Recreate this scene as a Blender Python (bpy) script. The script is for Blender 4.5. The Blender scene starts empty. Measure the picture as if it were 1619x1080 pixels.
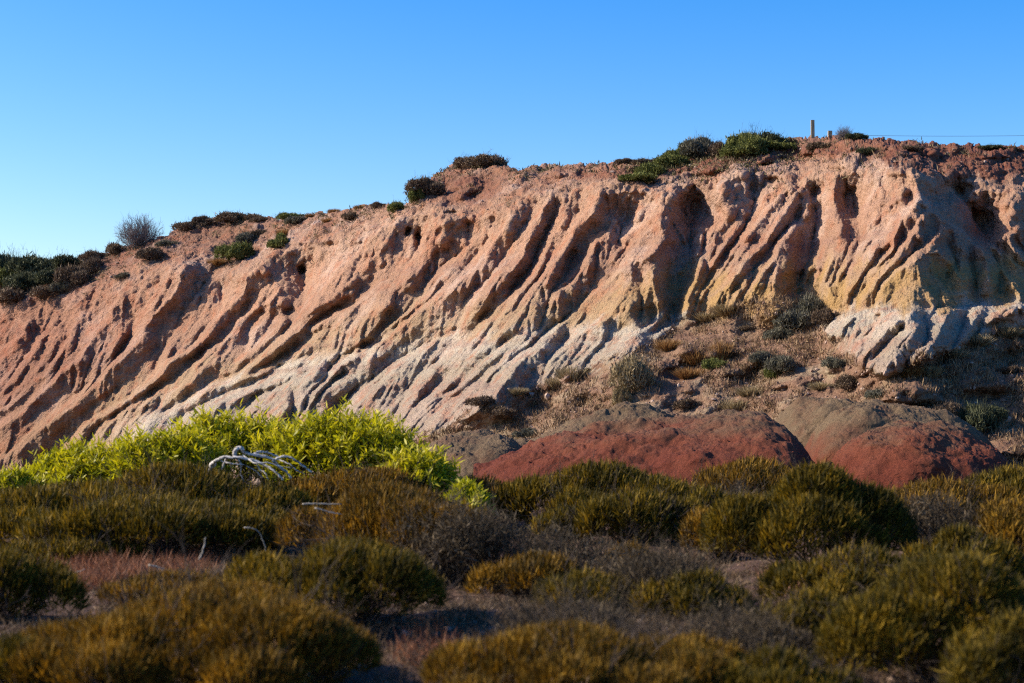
import bpy, math, random
import numpy as np
from mathutils import Vector

# ------------------------------------------------------------------ camera, sky, sun
sc = bpy.context.scene
F = 2698.0            # focal length in photo pixels (1619 wide)
CX, HZ, EYE = 809.5, 640.0, 1.7
cam_d = bpy.data.cameras.new('camera')
cam_d.sensor_width = 36.0
cam_d.lens = 36.0 * F / 1619.0
cam_d.shift_y = (HZ - 540.0) / 1619.0
cam_d.clip_start = 0.1
cam_d.clip_end = 3000.0
cam_d.dof.use_dof = True
cam_d.dof.focus_distance = 62.0
cam_d.dof.aperture_fstop = 2.3
cam = bpy.data.objects.new('camera', cam_d)
cam.location = (0, 0, EYE)
cam.rotation_euler = (math.radians(90), 0, 0)
sc.collection.objects.link(cam)
sc.camera = cam

SUN_AZ = math.radians(-84)     # measured from +Y (view direction), negative = left
SUN_EL = math.radians(32)
sv = Vector((math.sin(SUN_AZ) * math.cos(SUN_EL), math.cos(SUN_AZ) * math.cos(SUN_EL), math.sin(SUN_EL)))
world = bpy.data.worlds.new('World')
sc.world = world
world.use_nodes = True
wn = world.node_tree
wn.nodes.clear()
sky = wn.nodes.new('ShaderNodeTexSky')
sky.sky_type = 'NISHITA'
sky.sun_disc = False
sky.sun_elevation = SUN_EL
sky.sun_rotation = SUN_AZ
sky.altitude = 0
sky.air_density = 1.0
sky.dust_density = 1.2
sky.ozone_density = 3.5
hs = wn.nodes.new('ShaderNodeHueSaturation')
hs.inputs['Hue'].default_value = 0.512
hs.inputs['Saturation'].default_value = 1.5
bg = wn.nodes.new('ShaderNodeBackground')
bg.inputs['Strength'].default_value = 0.135
wo = wn.nodes.new('ShaderNodeOutputWorld')
wn.links.new(sky.outputs[0], hs.inputs['Color'])
wn.links.new(hs.outputs[0], bg.inputs['Color'])
wn.links.new(bg.outputs[0], wo.inputs['Surface'])
sun_d = bpy.data.lights.new('sun', 'SUN')
sun_d.energy = 5.0
sun_d.angle = math.radians(0.5)
sun_d.color = (1.0, 0.90, 0.76)
sun = bpy.data.objects.new('sun', sun_d)
sun.rotation_euler = sv.to_track_quat('Z', 'Y').to_euler()
sun.location = sv * 100
sc.collection.objects.link(sun)
sc.view_settings.view_transform = 'Standard'
sc.view_settings.look = 'None'
sc.view_settings.exposure = 0.76
sc.view_settings.gamma = 1.0
sc.render.engine = 'CYCLES'
sc.cycles.use_denoising = False
sc.cycles.filter_width = 1.2
sc.cycles.max_bounces = 6

rng = np.random.default_rng(7)

# ------------------------------------------------------------------ numpy noise
_perm = np.random.default_rng(3).permutation(4096)
_perm = np.concatenate([_perm, _perm, _perm])
_rv = np.random.default_rng(4).random(4096) * 2 - 1
def _h(ix, iy, iz):
    return _rv[_perm[_perm[_perm[ix & 4095] + (iy & 4095)] % 4096 + (iz & 4095)] % 4096]
def _fade(t): return t * t * t * (t * (t * 6 - 15) + 10)
def vn2(x, y, s=0):
    """smooth value noise, -1..1"""
    x0 = np.floor(x).astype(np.int64); y0 = np.floor(y).astype(np.int64)
    fx = _fade(x - x0); fy = _fade(y - y0)
    a = _h(x0, y0, s); b = _h(x0 + 1, y0, s); c = _h(x0, y0 + 1, s); d = _h(x0 + 1, y0 + 1, s)
    return (a * (1 - fx) + b * fx) * (1 - fy) + (c * (1 - fx) + d * fx) * fy
def vn3(x, y, z, s=0):
    x0 = np.floor(x).astype(np.int64); y0 = np.floor(y).astype(np.int64); z0 = np.floor(z).astype(np.int64)
    fx = _fade(x - x0); fy = _fade(y - y0); fz = _fade(z - z0)
    r = 0
    for dz, wz in ((0, 1 - fz), (1, fz)):
        for dy, wy in ((0, 1 - fy), (1, fy)):
            for dx, wx in ((0, 1 - fx), (1, fx)):
                r = r + _h(x0 + dx, y0 + dy, z0 + dz + s * 17) * wx * wy * wz
    return r
def fbm2(x, y, o=4, s=0, g=0.5):
    r = 0; a = 1
    for k in range(o):
        r = r + a * vn2(x * 2.03 ** k + 11.3 * k, y * 2.03 ** k - 7.1 * k, s + k); a *= g
    return r
def fbm3(x, y, z, o=3, s=0, g=0.5):
    r = 0; a = 1
    for k in range(o):
        m = 2.07 ** k
        r = r + a * vn3(x * m + 3.3 * k, y * m, z * m + 5.7 * k, s + k); a *= g
    return r
def curve(pts, x):
    p = np.array(pts, float)
    return np.interp(x, p[:, 0], p[:, 1])
def sstep(a, b, x):
    t = np.clip((x - a) / (b - a), 0, 1)
    return t * t * (3 - 2 * t)
def blur(a, n=1):
    for _ in range(n):
        a = (np.pad(a, ((1, 1), (0, 0)), 'edge')[:-2] + 2 * a + np.pad(a, ((1, 1), (0, 0)), 'edge')[2:]) / 4
        a = (np.pad(a, ((0, 0), (1, 1)), 'edge')[:, :-2] + 2 * a + np.pad(a, ((0, 0), (1, 1)), 'edge')[:, 2:]) / 4
    return a
def bil(A, X, Y, x0, y0, st):
    """bilinear look-up of grid A[row, col] at image coordinates"""
    c = np.clip((X - x0) / st, 0, A.shape[1] - 1.001); r = np.clip((Y - y0) / st, 0, A.shape[0] - 1.001)
    ci = c.astype(int); ri = r.astype(int); fc = c - ci; fr = r - ri
    return (A[ri, ci] * (1 - fc) + A[ri, ci + 1] * fc) * (1 - fr) + (A[ri + 1, ci] * (1 - fc) + A[ri + 1, ci + 1] * fc) * fr

# ------------------------------------------------------------------ object helpers
def link(o, parent=None):
    sc.collection.objects.link(o)
    if parent is not None: o.parent = parent
    return o
def mesh_obj(name, V, faces_list, mat, parent=None, attrs=None, smooth=True):
    """V (n,3); faces_list: list of int arrays (m,k)"""
    me = bpy.data.meshes.new(name)
    V = np.ascontiguousarray(V, np.float32)
    me.vertices.add(len(V)); me.vertices.foreach_set('co', V.ravel())
    fl = [np.asarray(f, np.int32) for f in faces_list if len(f)]
    tot = sum(f.size for f in fl)
    me.loops.add(tot)
    me.loops.foreach_set('vertex_index', np.concatenate([f.ravel() for f in fl]))
    cnt = np.concatenate([np.full(len(f), f.shape[1], np.int32) for f in fl])
    st = np.concatenate([[0], np.cumsum(cnt)[:-1]]).astype(np.int32)
    me.polygons.add(len(cnt)); me.polygons.foreach_set('loop_start', st)
    try: me.polygons.foreach_set('loop_total', cnt)
    except Exception: pass
    me.polygons.foreach_set('use_smooth', np.full(len(cnt), smooth))
    if attrs:
        for k, v in attrs.items():
            a = me.attributes.new(k, 'FLOAT', 'POINT'); a.data.foreach_set('value', np.ascontiguousarray(v, np.float32).ravel())
    me.materials.append(mat)
    me.update(calc_edges=True)
    return link(bpy.data.objects.new(name, me), parent)
def tag(o, label=None, cat=None, group=None, kind=None):
    if label: o['label'] = label
    if cat: o['category'] = cat
    if group: o['group'] = group
    if kind: o['kind'] = kind
    return o
def grid_faces(nr, nc):
    i = np.arange(nr * nc).reshape(nr, nc)
    return np.stack([i[:-1, :-1], i[1:, :-1], i[1:, 1:], i[:-1, 1:]], -1).reshape(-1, 4)
def at(px, py, Y):
    return np.array([(px - CX) / F * Y, Y, EYE + (HZ - py) / F * Y])

# ------------------------------------------------------------------ material helpers
class NT:
    def __init__(s, name):
        s.m = bpy.data.materials.new(name); s.m.use_nodes = True
        s.t = s.m.node_tree; s.n = s.t.nodes; s.b = s.n['Principled BSDF']; s.o = s.n['Material Output']
        s.b.inputs['Roughness'].default_value = 0.9
        s.b.inputs['Specular IOR Level'].default_value = 0.2
    def new(s, k): return s.n.new('ShaderNode' + k)
    def l(s, a, b): s.t.links.new(a, b)
    def attr(s, name):
        a = s.new('Attribute'); a.attribute_name = name; return a.outputs['Fac']
    def obj(s):
        return s.new('TexCoord').outputs['Object']
    def noise(s, scale, det=4, rough=0.6, vec=None, dist=0):
        n = s.new('TexNoise'); n.inputs['Scale'].default_value = scale; n.inputs['Detail'].default_value = det
        n.inputs['Roughness'].default_value = rough; n.inputs['Distortion'].default_value = dist
        s.l(vec if vec is not None else s.obj(), n.inputs['Vector']); return n.outputs['Fac']
    def vor(s, scale, vec=None, feat='F1'):
        n = s.new('TexVoronoi'); n.inputs['Scale'].default_value = scale; n.feature = feat
        s.l(vec if vec is not None else s.obj(), n.inputs['Vector']); return n.outputs['Distance']
    def ramp(s, fac, stops):
        r = s.new('ValToRGB'); e = r.color_ramp.elements
        while len(e) < len(stops): e.new(0.5)
        for k, (p, c) in enumerate(stops):
            e[k].position = p; e[k].color = (*c, 1) if len(c) == 3 else c
        s.l(fac, r.inputs['Fac']); return r.outputs['Color']
    def math(s, op, a, b=None, clamp=False):
        m = s.new('Math'); m.operation = op; m.use_clamp = clamp
        for k, v in enumerate((a, b)):
            if v is None: continue
            if isinstance(v, (int, float)): m.inputs[k].default_value = v
            else: s.l(v, m.inputs[k])
        return m.outputs[0]
    def mix(s, fac, a, b, mode='MIX'):
        m = s.new('Mix'); m.data_type = 'RGBA'; m.blend_type = mode
        if isinstance(fac, (int, float)): m.inputs[0].default_value = fac
        else: s.l(fac, m.inputs[0])
        for k, v in ((6, a), (7, b)):
            if isinstance(v, tuple): m.inputs[k].default_value = (*v, 1)
            else: s.l(v, m.inputs[k])
        return m.outputs[2]
    def maprange(s, v, a, b, c=0, d=1):
        m = s.new('MapRange'); s.l(v, m.inputs[0])
        for k, q in enumerate((a, b, c, d)): m.inputs[k + 1].default_value = q
        return m.outputs[0]
    def bump(s, h, strength, dist, chain=None):
        b = s.new('Bump'); b.inputs['Strength'].default_value = strength; b.inputs['Distance'].default_value = dist
        s.l(h, b.inputs['Height'])
        if chain is not None: s.l(chain, b.inputs['Normal'])
        return b.outputs[0]
    def col(s, c): s.l(c, s.b.inputs['Base Color'])
    def nrm(s, c): s.l(c, s.b.inputs['Normal'])

# ================================================================== HILLSIDE
# traced fall lines: crests (R) and rills (G), in photo coordinates; the surface they lie on is a
# real slope running back from 45 m to 110 m with the crests standing out of it
RID = """293 428 283 457 261 479 233 513 223 535 201 560 176 586 151 608 126 636 94 661 63 680 28 715
195 469 179 491 176 507 151 526 138 548 116 576 88 601 63 623 41 649 0 680
195 526 183 545 172 565 160 586
120 633 63 674 19 712 0 732
344 436 331 452 311 474 294 497 281 508 269 530 265 558
400 424 389 452 381 474 358 491 344 511 331 533 317 547 292 561 271 573 242 601 214 623 189 642 157 658 135 677 116 704 100 735
428 477 406 488 389 499 369 522 350 544 325 563 314 580 303 599
294 586 281 602 250 624 233 640 201 648 176 668 150 700
303 599 268 636 233 661 205 680
129 504 120 526 104 548 85 576 54 605 19 639 -10 655
50 510 31 538 19 557 -10 580
63 548 47 570 25 601 -10 630
95 532 70 576 38 608 0 640
444 477 422 491 408 511 400 536 394 552
450 505 439 519 417 544 392 563 372 577 364 588
550 463 522 486 494 502 472 524 456 536 431 558 408 574 397 583
550 491 528 502 500 536 478 558 444 574
483 572 456 582 417 588 389 599 353 608 319 622 278 644 250 660 220 690
480 586 428 611 394 622 361 636 330 648 300 680
517 572 494 591 472 602 439 616 417 627 400 647 380 690
472 602 456 616 453 636 444 660
550 569 522 597 506 616 494 636 480 680
550 605 522 616 500 641
730 343 693 358 674 380 656 406 637 424 611 443 589 465 559 487 530 502 500 521
626 354 611 384 593 406 567 436 537 465 500 491 470 500
741 391 718 417 696 443 678 469 656 487 633 502 611 517 589 547 544 565 500 573
648 436 626 473 607 487 600 510 581 532 552 554
730 458 685 473 659 495 626 524 600 547 563 565 530 587 511 610 495 640
800 443 774 469 752 495 730 510 707 524 681 547 656 561 622 587 593 613 567 643 545 690
800 465 774 510 756 536 722 554 693 576 667 606 659 636 640 655 600 700
800 517 774 539 752 561 722 591 707 613 674 636 656 650
800 554 767 576 737 602 707 624 674 650 640 690
800 584 767 602 737 628 707 639 685 669
809 347 787 373 765 407 750 433 741 450
865 325 839 377 828 403 806 429 780 455 750 484
898 321 887 351 869 381 861 410 850 433 824 462 806 492 780 521 750 547
950 307 935 340 913 358 898 388 880 418 861 440 839 462 813 495 791 518 761 547
972 351 961 377 939 388 928 418 913 440 891 458 876 477 854 507 839 529 806 555 772 596
987 425 969 440 943 462 920 484 898 503 872 529 846 555 817 581 798 603 769 629 740 660
1050 329 1039 355 1017 373 1006 396 987 421
972 499 945 515 917 529 898 547 876 570 861 603
1050 507 1009 525 972 551 931 573 900 600
1030 430 1035 465 1050 490 1050 507
1064 311 1062 338 1053 353 1053 376 1038 394 1020 409
1044 308 1038 341 1020 359
1082 362 1110 365 1106 403
1147 296 1142 320 1153 338 1139 359 1124 373 1106 400 1110 420 1100 445 1088 468 1079 498 1040 530
1180 338 1162 367 1145 394 1130 418 1112 445 1097 471 1085 495
1251 296 1225 320 1210 338 1192 359 1174 385 1150 409 1133 436 1115 462 1103 492
1275 293 1254 317 1239 341 1225 365 1204 391 1186 409 1165 433 1145 459 1130 486
1278 338 1251 362 1233 385 1228 409 1204 430 1195 453 1186 477
1308 385 1293 415 1275 436 1257 459 1228 468
1316 406 1305 447 1316 471
1443 270 1450 297 1456 317 1431 348 1411 376 1383 398 1367 420 1350 448 1336 476
1431 303 1406 326 1383 351 1375 376 1356 409 1344 431 1336 464
1472 331 1456 353 1439 376 1417 409 1392 437 1378 459 1358 484
1489 364 1467 398 1439 420 1408 437 1397 459 1389 487
1467 398 1481 398 1506 420 1519 442 1522 470
1489 364 1508 364 1522 398 1519 431
1456 317 1464 323 1489 348 1522 373 1550 392 1578 420 1600 451 1610 470
1539 376 1564 420 1558 459
1569 395 1600 412 1640 440
1606 331 1594 353 1608 364 1592 381 1619 412 1650 430
1550 323 1586 342 1589 376
1351 493 1326 521 1277 550
1440 497 1408 517 1383 546 1359 570
1448 521 1420 546 1412 570 1391 587
1501 493 1477 538 1457 570
1546 493 1530 525 1509 554
1650 485 1611 489 1571 505 1550 530
1316 300 1330 345 1325 372
960 600 900 630 850 665
1270 455 1180 495 1100 535 1040 590 990 640
1200 570 1130 620 1050 650
395 345 360 375 335 400
700 275 690 305
"""
GUL = """190 556 165 578 150 598 125 622 100 640 70 660 40 688 5 722
213 505 205 530 190 556
340 425 317 460 292 491 274 523 258 551 242 588 222 608 198 628 165 648 140 662 112 686 85 725
300 578 265 604 225 628 190 650 158 672 140 697
353 458 352 486 335 510 310 538 278 560
389 491 369 513 353 536 319 558 292 580 267 602 240 622
417 494 397 519 389 547 388 558 372 574 361 594 330 605 300 625 260 650
436 505 420 530 400 550 388 558
478 426 482 460 478 491 456 516 444 533 422 552 400 572 378 586 361 594
514 520 490 530 465 552 440 566 400 590
444 580 406 599 361 619 319 638 280 665
483 591 444 613 406 627 389 647
462 615 464 635 456 660
525 574 517 597 494 619 486 644
550 590 530 603 508 622 490 650
663 373 659 398 644 417 622 436 589 454 567 480 530 490 490 512
741 354 741 387 715 410 693 428 667 465 641 491 611 510 593 539 556 558 520 575
648 445 630 460 618 485 610 500
700 450 668 482 630 510 604 536 570 556
744 458 733 495 722 517 685 539 663 549 620 575 580 600 545 630 520 670
775 490 759 506 737 536 707 554 663 595 648 613 641 632 615 668
800 487 767 532 744 565 719 591 685 617 660 640
800 539 759 576 722 610 696 628
800 569 767 589 737 615 700 634
780 350 770 380 755 400 741 425
845 330 825 370 800 400 780 430 755 455
880 330 862 375 845 410 825 440 800 470 775 500
913 336 898 366 876 399 857 433 830 470 805 505 770 540
905 400 890 440 872 466 865 492 850 518 831 536 794 566 761 599 735 620
980 344 980 381 991 399 972 433 943 458 917 481 891 503 869 521 835 550 805 575 775 603
1030 320 1017 359 998 384 987 407
898 533 880 552 865 575 857 603
1031 510 987 530 950 560 924 578
1016 430 1013 470 1010 505
1121 338 1124 359 1106 406 1092 424 1082 448 1073 477 1070 507 1040 520
1080 330 1090 355 1095 400 1092 424
1195 305 1189 338 1174 367 1156 388 1133 421 1118 445 1100 470
1180 385 1155 400 1140 430 1122 455 1108 485
1257 344 1236 365 1216 394 1195 418 1174 442 1159 465
1220 400 1208 420 1190 440 1175 475
1290 330 1290 360 1281 418 1263 445 1245 459
1345 300 1355 340 1361 376 1356 392 1344 420 1333 456 1331 487
1400 331 1378 364 1361 387
1428 375 1406 414 1383 437 1361 464 1353 487
1405 390 1380 415 1360 445 1345 478
1456 387 1417 426 1394 448 1383 481
1500 385 1512 415 1500 440
1535 385 1540 430 1540 465
1520 305 1545 345 1560 375 1590 400 1619 425 1650 445
1575 400 1582 430 1580 460
1391 501 1367 550 1340 580
1461 501 1469 534 1440 560 1430 585
1526 501 1522 521 1493 562
1575 515 1550 520 1535 550
1428 520 1400 545 1380 570
874 621 862 649 842 668 793 688 812 708
1210 560 1190 600 1150 640
410 345 385 380 370 410
"""
def parse(s):
    seg = []
    for ln in s.strip().split('\n'):
        v = list(map(float, ln.split())); p = list(zip(v[::2], v[1::2]))
        seg += [(*a, *b) for a, b in zip(p[:-1], p[1:])]
    return np.array(seg)
def dist_lines(X, Y, segs):
    best = np.full(X.shape, 1e9)
    for x0, y0, x1, y1 in segs:
        dx, dy = x1 - x0, y1 - y0
        t = np.clip(((X - x0) * dx + (Y - y0) * dy) / (dx * dx + dy * dy), 0, 1)
        d = (X - x0 - t * dx) ** 2 + (Y - y0 - t * dy) ** 2
        np.minimum(best, d, out=best)
    return np.sqrt(best)

SKY = [(-80, 440), (0, 436), (80, 425), (130, 413), (190, 393), (220, 386), (260, 375), (285, 360), (345, 346), (420, 344), (440, 347), (500, 339),
       (560, 329), (600, 323), (640, 325), (652, 312), (672, 292), (690, 277), (715, 262), (760, 255), (800, 264), (820, 269), (850, 262), (900, 260),
       (960, 258), (1020, 255), (1060, 251), (1090, 243), (1150, 237), (1230, 224), (1280, 218), (1330, 216), (1400, 223), (1450, 225),
       (1520, 229), (1560, 233), (1700, 236)]
EDG = [(-80, 480), (0, 475), (60, 457), (130, 452), (180, 445), (225, 425), (300, 422), (345, 432), (400, 418), (440, 400), (520, 378), (600, 352),
       (640, 335), (700, 332), (760, 345), (830, 312), (900, 300), (960, 285), (1040, 297), (1100, 290), (1180, 266), (1260, 272), (1330, 266),
       (1440, 266), (1500, 288), (1700, 300)]
BRN = [(-80, 660), (0, 650), (150, 605), (300, 562), (400, 562), (500, 515), (600, 485), (700, 470), (850, 472), (950, 452), (1050, 422),
       (1200, 428), (1300, 420), (1400, 412), (1500, 405), (1700, 405)]
WHT = [(-80, 890), (0, 850), (150, 730), (250, 650), (350, 606), (450, 578), (520, 567), (600, 553), (700, 533), (800, 530), (900, 521), (1000, 514),
       (1080, 500), (1200, 512), (1330, 494), (1400, 488), (1520, 486), (1700, 476)]
TAL = [(-80, 900), (560, 790), (600, 720), (680, 688), (760, 650), (830, 622), (880, 606), (930, 577), (1000, 558), (1070, 520), (1120, 500), (1180, 480),
       (1265, 450), (1290, 470), (1310, 540), (1360, 578), (1400, 592), (1450, 575), (1500, 556), (1560, 528), (1700, 505)]

MAJR = [0, 5, 6, 15, 23, 27, 34, 36, 38, 43, 46, 48, 49, 53, 54, 59, 62]
MAJG = [2, 6, 8, 15, 16, 19, 26, 28, 29, 34, 41, 48, 5]
ST = 1.5
GX0, GY0 = -80.0, 190.0
NX, NY = int(1780 / ST), int(610 / ST)
gx = GX0 + np.arange(NX) * ST; gy = GY0 + np.arange(NY) * ST
X, Yp = np.meshgrid(gx, gy)
w1 = 2.0 * fbm2(X / 26, Yp / 26, 3, 21); w2 = 2.0 * fbm2(X / 30, Yp / 30, 3, 31)
sky_l = curve(SKY, gx); edg = curve(EDG, gx)
c = np.zeros_like(X)
E_ = curve(EDG, X); B_ = curve(BRN, X); W_ = curve(WHT, X); T_ = curve(TAL, X); S_ = curve(SKY, X)
Yw = Yp + w2 * 0.9
# slope (run per metre of rise) by zone
c[:] = 1.5
def blend(c, mask, v): return c * (1 - mask) + v * mask
c = blend(c, sstep(4, -4, Yw - E_), 2.3)
up = sstep(-3, 4, Yw - E_)
c = blend(c, up, 0.55)
c = blend(c, sstep(0, 1, (Yw - E_) / np.maximum(B_ - E_, 20) * 1.3), 1.05)
c = blend(c, sstep(-8, 8, Yw - B_ - 8), 0.85)
c = blend(c, sstep(-6, 6, Yw - W_), 1.75)
c = blend(c, sstep(-5, 6, Yw - T_), 2.4)
# steep lower fronts of the white feet at the right
c = blend(c, sstep(-30, -6, Yw - T_) * sstep(3, -3, Yw - T_) * sstep(1300, 1350, X), 0.5)
c = blend(c, sstep(-40, -12, Yw - W_) * sstep(2, -4, Yw - W_) * sstep(930, 1000, X), 0.35)
# integrate depth from the foot upwards
Y640 = curve([(-80, 94), (0, 90), (200, 83), (400, 76), (600, 68), (800, 61), (1000, 56), (1200, 53), (1450, 49), (1700, 49)], gx)
D = np.zeros_like(X)
dzr = (HZ - gy) / F
r640 = int((HZ - GY0) / ST)
D[r640] = Y640
for r in range(r640 - 1, -1, -1):
    cc = c[r]; D[r] = D[r + 1] * (1 + cc * (ST / F) / np.maximum(1 - cc * dzr[r], 0.3))
for r in range(r640 + 1, NY):
    cc = c[r]; D[r] = D[r - 1] * (1 - cc * (ST / F) / (1 - cc * dzr[r]))
D = blur(D, 3)
# primary relief from the traced lines (half-resolution distance fields)
Xc, Yc = X[::2, ::2] + w1[::2, ::2], Yp[::2, ::2] + w2[::2, ::2]
dr = dist_lines(Xc, Yc, parse(RID)); dg = dist_lines(Xc, Yc, parse(GUL))
dr = bil(dr, X, Yp, GX0, GY0, ST * 2); dg = bil(dg, X, Yp, GX0, GY0, ST * 2)
MR = parse('\n'.join(RID.strip().split('\n')[k] for k in MAJR)); MG = parse('\n'.join(GUL.strip().split('\n')[k] for k in MAJG))
mr = bil(dist_lines(Xc, Yc, MR), X, Yp, GX0, GY0, ST * 2); mg = bil(dist_lines(Xc, Yc, MG), X, Yp, GX0, GY0, ST * 2)
cap = 38.0
sr = cap * (1 - np.exp(-np.sqrt(dr * dr + 4) / cap)); sg = cap * (1 - np.exp(-np.sqrt(dg * dg + 1.5) / cap))
zone = sstep(-16, 14, Yw - E_)                      # no carving on the soil above the edge
zt = 1 - 0.75 * sstep(-3, 12, Yw - T_) * (1 - 0)
amp = 0.95 * zone * zt
D = D - amp * (sg - sr) * D / F * 1.0 * (1 + .55 * (np.clip(blur(c, 6), .6, 2) - .8))
tal_m = sstep(-6, 16, Yw - T_)
D = D + zone * zt * (.30 * np.exp(-dg / 3.5) - .26 * np.exp(-dr / 6.0))
cM = 75.0
mac = (np.minimum(mg, cM) - np.minimum(mr, cM)) / cM; mac = blur(mac, 3)
D = D - zone * zt * mac * 0.8 * D / 62
# free-standing conical buttresses of the right half: apex x, y, foot x, half-width at apex and at the foot (row 480)
for ax, ay, bx, wa, wb, sl_f, sr_f in [(1455, 283, 1450, 22, 150, .75, .62), (1590, 330, 1612, 16, 70, .7, .9), (1335, 330, 1318, 8, 34, .6, .8), (1272, 283, 1222, 22, 125, .7, 1.2), (1146, 296, 1098, 14, 34, .7, 1.2),
                                       (1058, 308, 1015, 16, 85, .7, 1.2), (948, 305, 858, 16, 62, .7, 1.0), (628, 352, 500, 14, 55, .5, .9), (735, 343, 610, 14, 50, .5, .9)]:
    k = (Yp + w2 - ay) / (480 - ay)
    xc = ax + (bx - ax) * k; w = np.maximum(wa + (wb - wa) * k, 6); dx_ = X + w1 * 2 + 9 * vn2(X * 0 + ax, Yp / 26, 55) - xc
    slp = np.where(dx_ < 0, sl_f, sr_f); hb = np.maximum(w * sl_f - np.abs(dx_) * sl_f, 0) * (dx_ < 0) + np.maximum(w * sl_f - dx_ * sr_f, 0) * (dx_ >= 0)
    hb = blur(hb, 14) * sstep(ay - 12, ay + 6, Yp) * (1 - sstep(-30, 110, Yw - T_)) * zone
    D = D - hb * D / F
MPP = D / F
# undulation of the soil above the edge, gullied talus
soil = 1 - zone
tal = sstep(-3, 10, Yw - T_)
D = D + soil * (0.55 * fbm2((X + 0.6 * Yp) / 34, (Yp - 0.2 * X) / 20, 4, 51) + 0.35)
D = D + tal * (.8 * fbm2((X + 0.9 * Yp) / 62, (Yp - 0.1 * X) / 34, 4, 61, .42))
feet = sstep(1300, 1350, X) * sstep(-3, 5, Yw - W_) * (1 - tal)
D = D - .75 * feet
# cave-like hollows and bosses:  x, y, rx, ry, depth (m)
for hx, hy, rx, ry, dep in [(644, 366, 5, 6, .9), (662, 378, 7, 15, 1.0), (716, 337, 12, 4, .9), (478, 426, 7, 5, .8), (461, 493, 13, 9, .7), (522, 388, 16, 5, .8),
                            (756, 312, 18, 9, .9), (700, 300, 14, 9, .4), (1290, 300, 22, 12, .7), (1560, 345, 28, 34, 1.6), (1225, 285, 14, 5, .5),
                            (1110, 262, 42, 14, -1.1), (1320, 268, 16, 5, .6), (735, 292, 26, 20, -.8), (1010, 262, 20, 8, -.3), (1092, 335, 30, 34, 1.2),
                            (995, 340, 16, 20, .6), (1420, 273, 14, 5, -.5), (1522, 300, 14, 12, .6), (880, 285, 20, 6, .5), (920, 275, 12, 5, .4), (708, 398, 7, 5, .35),
                            (1346, 322, 20, 34, 1.1), (1490, 300, 30, 20, .8), (940, 640, 26, 14, .6), (860, 645, 22, 14, .5), (1140, 585, 18, 12, -.5), (1240, 620, 22, 8, .5)]:
    q = ((X + w1 * .6 - hx) / rx) ** 2 + ((Yp + w2 * .6 - hy) / ry) ** 2
    D = D + dep * np.exp(-q ** 1.6)
# rocky overhanging band along the top at the right
for LB, th, a in (([(640, 345), (760, 325), (900, 290), (1000, 285), (1060, 288), (1150, 264), (1250, 251), (1350, 244), (1450, 246), (1700, 254)], 13, .75),
                  ([(640, 360), (900, 310), (1060, 300), (1150, 285), (1250, 240), (1330, 231), (1450, 236), (1700, 243)], 8, .45)):
    L = curve(LB, X) + 5 * fbm2(X / 42, X * 0 + th, 4, 71)
    t = (L - Yp)
    k = sstep(760, 1160, X) * (0.6 + 0.5 * vn2(X / 22, Yp / 30, 77))
    D = D - a * k * sstep(-1, 3, t) * np.exp(-np.maximum(t, 0) / th)
    D = D + 0.35 * a * k * np.exp(-((t + 5) / 5) ** 2)
# bedding: thin hard and soft layers that follow the strata
strat = (Yw - E_) / np.maximum(W_ - E_, 30)
D = D + zone * (1 - tal) * (0.09 * fbm2(strat * 13, X / 260, 3, 81) + .16 * np.abs(fbm2(strat * 6 + .15 * w1, X / 120, 2, 83)) * sstep(-.2, .5, vn2(X / 70, Yp / 50, 84)))
# fluted cliff: fine ribs running down the slope
sl = curve([(-80, 1.15), (400, 1.1), (700, 0.95), (950, .8), (1150, .65), (1330, .2), (1480, -.15), (1560, -.5), (1700, -.6)], X)
U = X + sl * (Yp - 450)
D = D + zone * (1 - tal) * (0.02 + .03 * sstep(-.2, .6, vn2(X / 60, Yp / 60, 93))) * (1 - 2.2 * np.abs(fbm2(U / 13 + 0.6 * w1 / 5, Yp / 75, 2, 91)))
upz = zone * sstep(1.0, 0.1, (Yw - E_) / np.maximum(B_ - E_, 20))
D = D + upz * 0.15 * fbm2(X / 11, Yp / 24, 4, 95)

# straight fine ribs that follow the true fall lines of the carved surface
def fall_field(D, b=9):
    Ds = blur(D, b); gyD, gxD = np.gradient(Ds, ST); sc_ = F / Ds
    Yx = gxD * sc_; Yz = -gyD * sc_; N2 = 1 + Yx ** 2 + Yz ** 2
    vx = Yx * np.maximum(Yz, .15) / N2; vy = (1 + Yx ** 2) / N2
    m = np.sqrt(vx * vx + vy * vy) + 1e-6; return vx / m, vy / m
def ribs(D, nb, steps, seed):
    nz = blur(np.random.default_rng(seed).normal(size=D.shape), nb); nz /= nz.std()
    vx, vy = fall_field(D); acc = nz.copy(); R0, C0 = np.mgrid[0:D.shape[0], 0:D.shape[1]].astype(float)
    for sg_ in (1, -1):
        r, c_ = R0.copy(), C0.copy()
        for _ in range(steps):
            ri = np.clip(r + .5, 0, D.shape[0] - 1).astype(int); ci = np.clip(c_ + .5, 0, D.shape[1] - 1).astype(int)
            r = r + sg_ * vy[ri, ci]; c_ = c_ + sg_ * vx[ri, ci]
            ri = np.clip(r + .5, 0, D.shape[0] - 1).astype(int); ci = np.clip(c_ + .5, 0, D.shape[1] - 1).astype(int)
            acc += nz[ri, ci]
    acc = blur(acc, 1); return acc / acc.std()
rib_m = ribs(D, 4, 44, 602)
rmask = zone * (1 - tal) * (.45 + .9 * sstep(-.4, .6, fbm2(X / 55, Yp / 40, 2, 603)))
D = D + rmask * .05 * np.abs(rib_m) ** .8 * np.sign(rib_m)
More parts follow.
